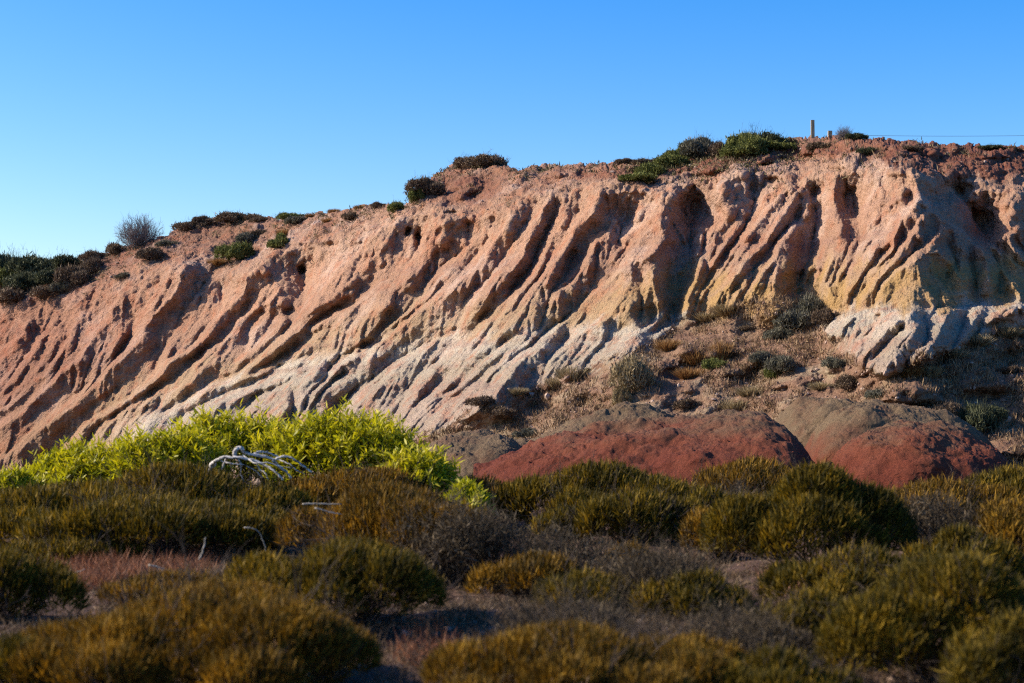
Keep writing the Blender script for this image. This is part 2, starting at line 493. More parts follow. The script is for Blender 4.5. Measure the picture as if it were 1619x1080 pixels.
# water erosion: droplets run down the surface and wear rills where they gather
def erode(D, n, steps, k, seed):
    rg = np.random.default_rng(seed)
    Ds = blur(D, 1)
    gyD, gxD = np.gradient(Ds, ST)
    sc_ = F / Ds
    Yx = gxD * sc_; Yz = -gyD * sc_
    N2 = 1 + Yx ** 2 + Yz ** 2
    vx = Yx * np.maximum(Yz, .15) / N2; vy = (1 + Yx ** 2) / N2
    m = np.sqrt(vx * vx + vy * vy) + 1e-6; vx /= m; vy /= m
    px = rg.random(n) * (NX - 3) + 1; py = rg.random(n) * (NY - 3) + 1
    A = np.zeros(NX * NY); dx = np.zeros(n); dy = np.ones(n)
    for _ in range(steps):
        ci = px.astype(int); ri = py.astype(int)
        dx = 0.45 * dx + 0.55 * vx[ri, ci]; dy = 0.45 * dy + 0.55 * vy[ri, ci]
        px = np.clip(px + dx, 1, NX - 3); py = py + dy
        ok = py < NY - 3
        px, py, dx, dy = px[ok], py[ok], dx[ok], dy[ok]
        if not len(px): break
        A += np.bincount(py.astype(int) * NX + px.astype(int), minlength=NX * NY)
    A = A.reshape(NY, NX) / (n * steps / (NX * NY))
    A = blur(A, 1)
    return D + k * np.log1p(A * 1.5) , A
flow = np.zeros_like(D)
for it, (n, st_, k) in enumerate([(90000, 90, .07), (90000, 110, .06), (90000, 60, .05), (90000, 40, .05), (90000, 25, .04), (90000, 18, .04)]):
    mk = (0.25 + 0.75 * zone) * (1 - 0.45 * tal)
    De, A = erode(D, n, st_, k, 100 + it)
    d = De - D
    D = D + (d - blur(d, 14)) * mk * 0.12 * (0.35 + 1.1 * sstep(-.5, .7, fbm2(X / 70, Yp / 70, 2, 97)))
    D = blur(D, 1) * .2 + D * .8
    flow = A

rib_g = ribs(D, 2, 30, 605); rib_h = ribs(D, 5, 46, 607); rib_k = ribs(D, 14, 70, 608)
lowz = .55 + .45 * sstep(.3, .9, (Yw - E_) / np.maximum(B_ - E_, 20))
D = D + rmask * (.06 * np.minimum(rib_g, 1.2) - .13 * lowz * np.minimum(np.abs(rib_h), 1.5) - .10 * lowz * np.minimum(np.abs(rib_k), 1.5))
# --- resample on the final sheet: columns in x, rows from the skyline down
FX0, FX1, NC, NR = -70.0, 1690.0, 1400, 470
fx = np.linspace(FX0, FX1, NC)
sky_f = curve(SKY, fx) + 1.6 * fbm2(fx / 9, fx * 0 + 3, 3, 41) * sstep(0, 200, fx)
v = np.linspace(0, 1, NR)[:, None]
PY = sky_f[None] + (788 - sky_f[None]) * v
PX = np.broadcast_to(fx[None], PY.shape)
DD = bil(D, PX, PY, GX0, GY0, ST)
# the brow rounds away from the viewer
DD = DD + 1.6 * np.exp(-(PY - sky_f[None]) / 3.0)
P = np.stack([(PX - CX) / F * DD, DD, EYE + (HZ - PY) / F * DD], -1)
du = np.gradient(P, axis=1); dv = np.gradient(P, axis=0)
nrm = np.cross(du, dv); nrm /= np.linalg.norm(nrm, axis=-1, keepdims=True) + 1e-9
if nrm[NR // 2, NC // 2, 1] > 0: nrm = -nrm
wE = curve(EDG, PX); wB = curve(BRN, PX); wW = curve(WHT, PX); wT = curve(TAL, PX)
pw = PY + bil(w2, PX, PY, GX0, GY0, ST) * .9
US = curve([(-80, 1.15), (400, 1.1), (700, 0.95), (950, .8), (1150, .65), (1330, .2), (1480, -.15), (1560, -.5), (1700, -.6)], PX)
UU = PX + US * (PY - 450)
fz = sstep(-16, 14, pw - wE); ft = sstep(-3, 10, pw - wT)
x3, y3, z3 = P[..., 0], P[..., 1], P[..., 2]
n1 = fbm3(x3 * 2.2, y3 * 2.2, z3 * 2.2, 3, 5)
rg3 = 1 - np.abs(fbm3(x3 * 1.3, y3 * 1.3, z3 * 1.3, 3, 9)) * 1.6
fu = fz * sstep(1.0, 0.0, (pw - wE) / np.maximum(wB - wE, 20))
amp3 = 0.032 + 0.05 * fu + 0.05 * (1 - fz) + 0.00 * ft
P = P + nrm * (amp3 * n1 + fu * 0.06 * rg3 + (1 - fz) * 0.05 * rg3)[..., None]
n4 = fbm3(P[..., 0] * 9, P[..., 1] * 9, P[..., 2] * 9, 2, 15)
n16 = fbm3(P[..., 0] * 17, P[..., 1] * 17, P[..., 2] * 17, 2, 19)
P = P + nrm * (0.024 * n4 * (1 + .6 * (1 - fz)) + .014 * n16)[..., None]
HILL_PY, HILL_PX, HILL_Y = PY, fx, P[..., 1].copy()
def hill(px, py):
    """point of the hillside seen at a photo position"""
    j = int(np.clip((px - FX0) / (FX1 - FX0) * (NC - 1), 0, NC - 1))
    col = PY[:, j]
    i = int(np.clip(np.searchsorted(col, py), 0, NR - 1))
    return P[i, j].copy()
# strata attribute 0..1 : 0 soil, .2 edge, .5 brown, .7 white, 1
pw = PY + 12 * fbm2(UU / 13, PY / 60, 4, 333, .6) + 5 * fbm2(PX / 50, PY / 30, 2, 335); stA = np.where(pw < wE, 0.10 + 0.10 * sstep(-60, 0, pw - wE), 0)
stA = np.where((pw >= wE) & (pw < wB), 0.20 + 0.30 * (pw - wE) / np.maximum(wB - wE, 5), stA)
stA = np.where((pw >= wB) & (pw < wW), 0.50 + 0.20 * (pw - wB) / np.maximum(wW - wB, 5), stA)
stA = np.where(pw >= wW, 0.70 + 0.30 * np.clip((pw - wW) / 90, 0, 1), stA)
tal_f = sstep(-3, 3, pw - wT + 6 * bil(fbm2(X / 14, Yp / 12, 3, 131), PX, PY, GX0, GY0, ST))
redb = np.exp(-((PY - curve([(640, 330), (760, 312), (900, 278), (1060, 270), (1150, 255), (1250, 243), (1350, 236), (1450, 240), (1700, 248)], PX)) / 9) ** 2) * sstep(780, 950, PX)
redb = np.maximum(redb, np.exp(-(((PX - 1110) / 45) ** 2 + ((PY - 262) / 20) ** 2) ** 2))
redb = np.maximum(redb, sstep(1230, 1420, PX) * sstep(0, -14, pw - wE + 4))
redb = np.maximum(redb, .8 * np.exp(-(((PX - 735) / 60) ** 2 + ((PY - 300) / 26) ** 2) ** 2))
fl = bil(np.clip(flow / 4, 0, 1), PX, PY, GX0, GY0, ST)
# back rows: the plateau behind the brow, and a skirt at the foot
back = []
for k, dY in enumerate([260, 120, 60, 30, 14, 7, 3, 1.2]):
    b = P[0].copy(); b[:, 1] += dY; b[:, 0] *= (1 + dY / 90); b[:, 2] += -0.02 * dY - 0.05 + 0.12 * fbm2(fx / 12, fx * 0 + k * 3.1, 2, 140)
    back.append(b)
foot = P[-1].copy(); foot[:, 1] -= 3; foot[:, 2] -= 5
ALL = np.concatenate([np.stack(back), P, foot[None]], 0)
# the hill goes on past both edges of the view
def side(col, steps, sx, ky):
    out = []
    for k, d in enumerate(steps):
        cc = col.copy(); cc[:, 0] += sx * d; cc[:, 1] += ky * d + .5 * fbm2(cc[:, 2] / 1.3, cc[:, 2] * 0 + k * 2.7 + sx, 3, 150); cc[:, 2] += (cc[:, 2] > 0) * .25 * math.sin(d * .9); out.append(cc)
    return out
RS = np.concatenate([np.arange(.4, 8, .4), [9, 11, 14, 20, 30, 50, 90]]); LS = np.concatenate([np.arange(.5, 9, .5), [11, 14, 20, 30, 50, 90]])
ALL = np.concatenate([np.stack(side(ALL[:, 0], LS, -1, .55)[::-1], 1), ALL, np.stack(side(ALL[:, -1], RS, 1, .25), 1)], 1)
def padA(a):
    a = np.concatenate([np.repeat(a[:1], 8, 0), a, a[-1:]], 0)
    return np.concatenate([np.repeat(a[:, :1], len(LS), 1), a, np.repeat(a[:, -1:], len(RS), 1)], 1).ravel()

# -------- materials of the slope
m = NT('eroded_cliff')
a = m.attr('strata')
co = m.obj()
nz = m.noise(0.9, 5, .6)
a2 = m.math('ADD', a, m.math('MULTIPLY', m.math('SUBTRACT', nz, 0.5), 0.13))
colr = m.ramp(a2, [(0.06, (.22, .115, .07)), (0.17, (.30, .16, .10)), (0.22, (.44, .265, .17)), (0.34, (.45, .255, .16)), (0.44, (.36, .205, .13)),
                   (0.50, (.42, .26, .165)), (0.58, (.385, .25, .145)), (0.67, (.41, .29, .18)), (0.72, (.49, .41, .31)), (0.79, (.41, .34, .255)), (0.88, (.37, .295, .21)), (1.0, (.36, .27, .20))])
# drier pale and redder blotches
n2 = m.noise(0.35, 6, .62, dist=.4)
colr = m.mix(m.maprange(n2, .52, .72), colr, m.mix(.55, colr, (.66, .50, .40)))
n3 = m.noise(1.1, 5, .7)
colr = m.mix(m.math('MULTIPLY', m.maprange(n3, .5, .66), .6), colr, (.42, .155, .075), 'MIX')
# bedding tint
mp = m.new('Mapping'); mp.inputs['Scale'].default_value = (0.05, 0.05, 2.6); m.l(co, mp.inputs['Vector'])
bd = m.noise(1.0, 4, .6, vec=mp.outputs[0], dist=.3)
colr = m.mix(m.math('MULTIPLY', m.maprange(bd, .54, .66), .35), colr, (.30, .17, .13))
tl = m.attr('talus')
tcol = m.ramp(m.noise(1.6, 6, .7), [(.3, (.165, .085, .052)), (.5, (.25, .14, .085)), (.62, (.31, .19, .115)), (.75, (.26, .11, .06))])
tcol = m.mix(m.maprange(m.noise(.45, 4), .5, .66), tcol, (.36, .27, .17))
colr = m.mix(tl, colr, tcol)
colr = m.mix(m.math('MULTIPLY', m.attr('ochre'), m.maprange(m.noise(.9, 4), .35, .6, .3, 1)), colr, (.42, .255, .10))
rd = m.math('MULTIPLY', m.attr('red'), m.maprange(m.noise(1.5, 4), .3, .6, .35, 1))
colr = m.mix(rd, colr, (.21, .075, .042))
colr = m.mix(m.math('MULTIPLY', m.attr('leftred'), .7), colr, m.mix(1, colr, (.62, .42, .36), 'MULTIPLY'))
gr = m.noise(14, 4, .75)
colr = m.mix(m.maprange(gr, .3, .75, 0, .5), colr, m.mix(1, colr, (.55, .5, .47), 'MULTIPLY'))
m.col(colr)
b1 = m.bump(m.noise(7, 7, .75), .8, .09)
b2 = m.bump(m.vor(13), .8, .05, b1)
cv = m.new('CombineXYZ'); m.l(m.attr('fu'), cv.inputs[0]); m.l(m.attr('fv'), cv.inputs[1])
rib = m.noise(1.6, 4, .65, vec=cv.outputs[0], dist=.25)
b3 = m.bump(m.noise(28, 4, .7), .6, .03, m.bump(m.math('MULTIPLY', rib, m.math('SUBTRACT', 1.0, tl)), .8, .16, b2))
m.nrm(b3)
M_HILL = m.m
hill_o = mesh_obj('hillside', ALL.reshape(-1, 3), [grid_faces(ALL.shape[0], ALL.shape[1])], M_HILL,
                  attrs={'strata': padA(stA), 'talus': padA(tal_f), 'red': padA(redb), 'flow': padA(fl), 'leftred': padA(sstep(330, -40, PX + .5 * (PY - 600)) * (1 - ft) + 0 * PX), 'ochre': padA(sstep(820, 1150, PX) * sstep(.47, .56, stA) * sstep(.72, .66, stA)), 'fu': padA(UU / 10), 'fv': padA(PY / 60)})
tag(hill_o, 'eroded pink, ochre and white clay hillside cut into diagonal ribs', 'hill', kind='structure')

# ================================================================== GROUND
def ground_z(x, y):
    z = -3.4 * sstep(30, 52, y) + 0.10 * fbm2(x / 2.6, y / 2.6, 3, 201) + 0.03 * fbm2(x / .5, y / .5, 2, 202) * sstep(60, 30, y)
    return z
gxs = np.concatenate([np.linspace(-600, -30, 20)[:-1], np.linspace(-30, -9, 60)[:-1], np.linspace(-9, 9, 300), np.linspace(9, 30, 60)[1:], np.linspace(30, 600, 20)[1:]])
gys = np.concatenate([np.linspace(-300, 4, 12)[:-1], np.linspace(4, 30, 400), np.linspace(30, 60, 60)[1:], np.linspace(60, 1500, 20)[1:]])
GXX, GYY = np.meshgrid(gxs, gys)
GZ = ground_z(GXX, GYY)
m = NT('dry_soil')
n = m.noise(1.3, 6, .65); cl = m.ramp(n, [(.3, (.035, .019, .012)), (.5, (.075, .040, .025)), (.65, (.12, .068, .044)), (.8, (.065, .032, .020))])
sp = m.vor(16); cl = m.mix(m.maprange(sp, .0, .22, .7, 0), cl, (.17, .12, .09)); m.col(cl)
m.nrm(m.bump(m.noise(20, 5, .7), .8, .03, m.bump(m.noise(4, 4), .7, .08)))
M_SOIL = m.m
g = mesh_obj('ground', np.stack([GXX, GYY, GZ], -1).reshape(-1, 3), [grid_faces(*GXX.shape)[:, ::-1]], M_SOIL)
tag(g, 'bare reddish soil of the foreground flat', 'ground', kind='structure')

# ================================================================== RED MOUNDS
m = NT('red_gravel')
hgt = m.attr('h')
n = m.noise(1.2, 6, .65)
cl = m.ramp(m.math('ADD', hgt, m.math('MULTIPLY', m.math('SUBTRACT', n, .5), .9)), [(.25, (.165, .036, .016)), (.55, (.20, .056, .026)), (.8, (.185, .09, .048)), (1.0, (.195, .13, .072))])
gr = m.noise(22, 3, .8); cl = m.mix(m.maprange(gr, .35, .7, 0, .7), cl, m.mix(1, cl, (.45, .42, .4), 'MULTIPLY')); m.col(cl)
m.nrm(m.bump(m.noise(60, 3, .8), .9, .03, m.bump(m.noise(9, 6, .8), .8, .10)))
M_RED = m.m
def mound(name, label, top, Yc, Dfr, Dbk, tilt, seed, hb=0.0, hs=1.0):
    px = np.linspace(top[0][0], top[-1][0], 420); py = curve(top, px)
    py = np.convolve(np.pad(py, 19, 'edge'), np.ones(39) / 39, 'valid')
    yc = Yc + tilt * (px - px.mean()) / 100
    zc = EYE + (HZ - py) / F * yc
    zb = -1.6
    th = np.concatenate([np.linspace(-90, 0, 50)[:-1], np.linspace(0, 90, 230)])
    th = np.radians(th)[:, None]
    ed = np.sin(np.pi * np.clip((px - px[0]) / (px[-1] - px[0]), 0, 1)) ** .5
    H = (zc - zb)[None]
    dep = np.where(th > 0, Dfr, Dbk) * (0.5 + .5 * ed)[None]
    xx = (px - CX)[None] / F * yc[None]
    yy = yc[None] - dep * np.sin(th)
    zz = zc[None] - H * (1 - np.cos(th)) ** 1.15
    xx = np.broadcast_to(xx, yy.shape).copy()
    nn = fbm3(xx * .9, yy * .9, zz * .9, 4, seed)
    n5 = fbm3(xx * 6, yy * 6, zz * 6, 4, seed + 3, .62)
    zz = zz + .16 * nn + .10 * fbm3(xx * .45, yy * .45, zz * .45, 2, seed + 9) + .04 * n5; yy = yy + .10 * n5 * .3 + .16 * fbm3(xx * .8, yy * .8, zz * .8, 3, seed + 7)
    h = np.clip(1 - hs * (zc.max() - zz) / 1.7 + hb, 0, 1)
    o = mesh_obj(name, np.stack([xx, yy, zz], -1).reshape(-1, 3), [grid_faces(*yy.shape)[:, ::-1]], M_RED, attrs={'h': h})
    return tag(o, label, 'mound', kind='structure')
mound('mound', 'long low dark red gravel mound left of the cleft', [(750, 745), (775, 724), (830, 706), (900, 690), (980, 680), (1060, 666), (1140, 655), (1200, 650), (1235, 664), (1265, 700), (1285, 745)], 42, 5.0, 3.5, -.4, 301, hb=-.12, hs=.8)
mound('mound', 'small brown gravel mound wedged behind the two larger ones', [(1220, 690), (1235, 655), (1270, 636), (1320, 628), (1380, 630), (1440, 645), (1500, 690)], 47, 3.0, 3, 0, 311, hb=.4, hs=.4)
mound('mound', 'rounded orange-brown mound right of the cleft', [(1268, 740), (1280, 690), (1310, 655), (1360, 639), (1420, 637), (1480, 648), (1530, 670), (1580, 720)], 44.5, 3.2, 3, .3, 321, hb=.22, hs=.8)
mound('mound', 'brick red dome in front of the orange-brown mound', [(1285, 765), (1310, 728), (1350, 694), (1400, 670), (1440, 664), (1490, 676), (1540, 700), (1590, 745), (1610, 775)], 39.5, 3.4, 1.7, .3, 331, hb=-.12, hs=.95)
mound('mound', 'mauve-brown toe of the slope behind the end of the green thicket', [(640, 745), (680, 703), (730, 686), (785, 684), (830, 698), (862, 725), (880, 745)], 47, 4, 3, 0, 341, hb=.5, hs=.3)
mound('mound', 'tan spur descending behind the left part of the long red mound', [(800, 725), (850, 690), (920, 660), (985, 646), (1040, 655), (1090, 680), (1130, 720)], 47.5, 4, 4, 0, 351, hb=.6, hs=.25)
#VEG
# ================================================================== VEGETATION
def leafmat(name, stops, trans=.3, tcol=None, scale=3.0, nscale=.35, rough=.7):
    """stops: colours by per-leaf random value plus clump noise"""
    m = NT(name)
    v = m.math('ADD', m.math('MULTIPLY', m.attr('v'), .65), m.math('MULTIPLY', m.noise(scale, 3), nscale * 1.6))
    c = m.ramp(m.math('SUBTRACT', v, .12), stops); m.col(c)
    m.b.inputs['Roughness'].default_value = rough
    if trans > 0:
        t = m.new('BsdfTranslucent'); mx = m.new('MixShader'); mx.inputs[0].default_value = trans
        m.l(m.mix(1, c, tcol or (1, 1, 1), 'MULTIPLY'), t.inputs['Color'])
        m.l(m.b.outputs[0], mx.inputs[1]); m.l(t.outputs[0], mx.inputs[2]); m.l(mx.outputs[0], m.o.inputs['Surface'])
    return m.m
def unit(a): return a / (np.linalg.norm(a, axis=-1, keepdims=True) + 1e-9)
def blades(P, D, L, W, rg, fold=0.0, tip=.15, mid=.45):
    """one kinked, tapered leaf per row: 6 vertices, 2 quads"""
    n = len(P); L = np.asarray(L)[:, None]; W = np.asarray(W)[:, None]
    S = unit(np.cross(D, unit(rg.normal(size=(n, 3)))))
    N = np.cross(S, D)
    a = P; b = P + D * L * mid + N * L * .06; c = P + D * L + N * L * fold
    V = np.stack([a - S * W * .2, a + S * W * .2, b - S * W * .5, b + S * W * .5, c - S * W * .5 * tip, c + S * W * .5 * tip], 1).reshape(-1, 3)
    i = np.arange(n)[:, None] * 6
    Fc = np.concatenate([i + [0, 1, 3, 2], i + [2, 3, 5, 4]])
    return V, Fc
def prisms(A, B, ra, rb):
    n = len(A); d = unit(B - A); h = np.where(np.abs(d[:, 2:3]) < .9, [[0, 0, 1.]], [[1., 0, 0]])
    u = unit(np.cross(d, h)); w = np.cross(d, u); V = []
    for k in range(3):
        an = k * 2.0944; o = u * math.cos(an) + w * math.sin(an)
        V.append(A + o * np.asarray(ra)[:, None]); V.append(B + o * np.asarray(rb)[:, None])
    V = np.stack(V, 1).reshape(-1, 3); i = np.arange(n)[:, None] * 6
    return V, np.concatenate([i + [0, 2, 3, 1], i + [2, 4, 5, 3], i + [4, 0, 1, 5]])
def lobes(rg, n, spread=.62, r0=.34, r1=.52):
    a = rg.random(n) * 6.283; q = np.sqrt(rg.random(n)) * spread
    c = np.stack([np.cos(a) * q, np.sin(a) * q, .15 + (1 - q) * .42 * rg.random(n) + .18], 1); r = r0 + (r1 - r0) * rg.random(n)
    c = np.concatenate([[[0, 0, .38]], c]); r = np.concatenate([[.60], r])
    return c, r
def shell(rg, n, R, lb, thick=.22):
    c, r = lb; out = []; nn = []
    tot = 0
    while tot < n:
        k = rg.choice(len(r), 2 * n, p=r ** 2 / (r ** 2).sum()); d = unit(rg.normal(size=(2 * n, 3))); d[:, 2] = np.where(d[:, 2] < -.3, -d[:, 2], d[:, 2])
        p = c[k] + d * (r[k] * (1 - thick * rg.random(2 * n) ** 2))[:, None]
        dd = np.linalg.norm(p[:, None] - c[None], axis=2) / r[None]
        ok = (dd.min(1) > 1 - thick - .02) & (p[:, 2] > 0.0)
        out.append(p[ok]); nn.append(d[ok]); tot += ok.sum()
    p = np.concatenate(out)[:n]; d = np.concatenate(nn)[:n]
    R = np.asarray(R)
    return p * R, unit(d / R)
def twig_net(rg, R, n1, n2, n3, r, up=.5):
    """woody shoots: main stems, side shoots, twigs"""
    A = []; B = []; ra = []; rb = []
    def walk(P, D, L, k, r0, wig):
        pts = [P]
        for j in range(k):
            D = unit(D + rg.normal(size=D.shape) * wig + [0, 0, .05]); P = P + D * (L / k)[:, None]; pts.append(P)
        for j in range(k):
            A.append(pts[j]); B.append(pts[j + 1]); ra.append(r0 * (1 - .8 * j / k)); rb.append(r0 * (1 - .8 * (j + 1) / k))
        return np.stack(pts, 1)
    R = np.asarray(R, float)
    P = rg.normal(size=(n1, 3)) * [.10, .10, 0] * R; D = unit(rg.normal(size=(n1, 3)) * [1, 1, .25] + [0, 0, up + .35]) 
    L = np.linalg.norm(D * R, axis=1) * (.65 + .35 * rg.random(n1))
    m1 = walk(P, unit(D * R), L, 4, np.full(n1, r), .16)
    def kids(m, n, Lf, rr, wig):
        i = rg.integers(0, m.shape[0], n); j = rg.integers(1, m.shape[1] - 1, n); f = rg.random(n)[:, None]
        p = m[i, j] * (1 - f) + m[i, j + 1] * f; d0 = unit(m[i, j + 1] - m[i, j])
        return walk(p, unit(d0 + rg.normal(size=(n, 3)) * .55 + [0, 0, .25]), Lf * R.mean() * (.5 + .5 * rg.random(n)), 3, np.full(n, rr), wig)
    m2 = kids(m1, n2, .55, r * .5, .2)
    if n3: kids(m2, n3, .30, r * .28, .25)
    return prisms(np.concatenate(A), np.concatenate(B), np.concatenate(ra), np.concatenate(rb))

def woodmat(name, c1, c2):
    m = NT(name); m.col(m.ramp(m.noise(12, 4), [(.35, c1), (.65, c2)])); return m.m
M_WOOD = woodmat('brown_twigs', (.05, .035, .025), (.11, .08, .06))
M_GREY = woodmat('grey_twigs', (.04, .028, .017), (.12, .088, .055))
M_PALE = woodmat('bleached_wood', (.20, .17, .13), (.42, .37, .30))
M_OLIVE = leafmat('olive_needles', [(.1, (.018, .016, .003)), (.4, (.06, .046, .005)), (.60, (.15, .10, .007)), (.8, (.33, .20, .016))], .3, (1, .9, .5))
M_AMBER = leafmat('amber_needles', [(.1, (.022, .015, .004)), (.4, (.085, .05, .006)), (.60, (.20, .11, .010)), (.8, (.40, .22, .022))], .3, (1, .85, .5))
M_SCRUB = leafmat('grey_scrub', [(.1, (.020, .014, .007)), (.45, (.062, .043, .022)), (.7, (.125, .088, .048)), (.9, (.27, .20, .12))], .15)
M_STRAW = leafmat('straw', [(.1, (.06, .034, .018)), (.5, (.14, .085, .044)), (.8, (.28, .19, .11))], .25)
M_RUST = leafmat('rust_grass', [(.1, (.10, .04, .02)), (.5, (.24, .09, .04)), (.8, (.36, .17, .09))], .25)
M_LEAF = leafmat('fresh_leaves', [(.1, (.06, .085, .005)), (.4, (.27, .27, .010)), (.7, (.56, .48, .018)), (.9, (.72, .50, .05))], .42, (1, 1, .45), scale=2.0, rough=.5)

# ---------------- foreground cushion bushes
def cushion(name, label, px0, px1, top, base, mat, dens=1.0, cat='bush', group='low cushion bushes of the foreground', seed=0, kind='needle', ysq=.85, flip=1):
    rg = np.random.default_rng(seed + 1000)
    Yf = 1.7 * F / (base - HZ); rx = (px1 - px0) / 2 / F * Yf * 1.04; ry = min(rx * ysq, 1.3)
    Yc = Yf + ry * .75; rx = (px1 - px0) / 2 / F * Yc
    cx = ((px0 + px1) / 2 - CX) / F * Yc
    gz = float(ground_z(np.array([cx]), np.array([Yc]))[0])
    h = EYE + (HZ - top) / F * Yc - gz
    root = bpy.data.objects.new(name, None); link(root); root.location = (cx, Yc, gz - .03); root.empty_display_size = .2
    tag(root, label, cat, group)
    R = (rx * 1.16, ry * 1.16, max(h, .15) * 1.02)
    lb = lobes(rg, 18, .80, .18, .42)
    sc_ = Yc / 13.0
    n = int(19000 * dens * max(.35, rx * (ry + h) / 1.4) / sc_ ** 1.2)
    if kind == 'needle':
        p, d = shell(rg, n, R, lb, .30)
        D = unit(d * .75 + [0, 0, .75] + rg.normal(size=d.shape) * .35 + np.array([.12, 0, 0]))
        L = (.05 + .05 * rg.random(n) + .10 * rg.random(n) ** 6) * sc_ ** .7; W = (.008 + .006 * rg.random(n)) * sc_ ** .8
        V, Fc = blades(p - D * L[:, None] * .4, D, L, W, rg, fold=.05)
        nm = vn3(p[:, 0] * 4, p[:, 1] * 4, p[:, 2] * 4, seed)
        v = np.repeat(np.clip(rg.random(n) * .75 + .2 * nm + .12, 0, 1), 6)
        mesh_obj('foliage', V, [Fc], mat, root, {'v': v}, smooth=False)
        V, Fc = twig_net(rg, np.array(R) * .93, 60, 260, 500, .008)
        mesh_obj('stem', V, [Fc], M_WOOD, root)
    else:      # dry grey twiggy scrub
        p, d = shell(rg, int(n * .5), R, lb, .6)
        n = len(p)
        D = unit(d * .6 + [0, 0, .5] + rg.normal(size=d.shape) * .7)
        L = (.03 + .05 * rg.random(n)) * sc_ ** .7; W = (.005 + .006 * rg.random(n)) * sc_ ** .8
        V, Fc = blades(p, D, L, W, rg, fold=.1)
        mesh_obj('foliage', V, [Fc], mat, root, {'v': np.repeat(rg.random(n), 6)}, smooth=False)
        V, Fc = twig_net(rg, np.array(R) * 1.02, int(90 * dens), int(600 * dens), int(1900 * dens), .006 * sc_ ** .5)
        mesh_obj('stem', V, [Fc], M_GREY, root)
    return root
O, A_, S_c = M_OLIVE, M_AMBER, M_SCRUB
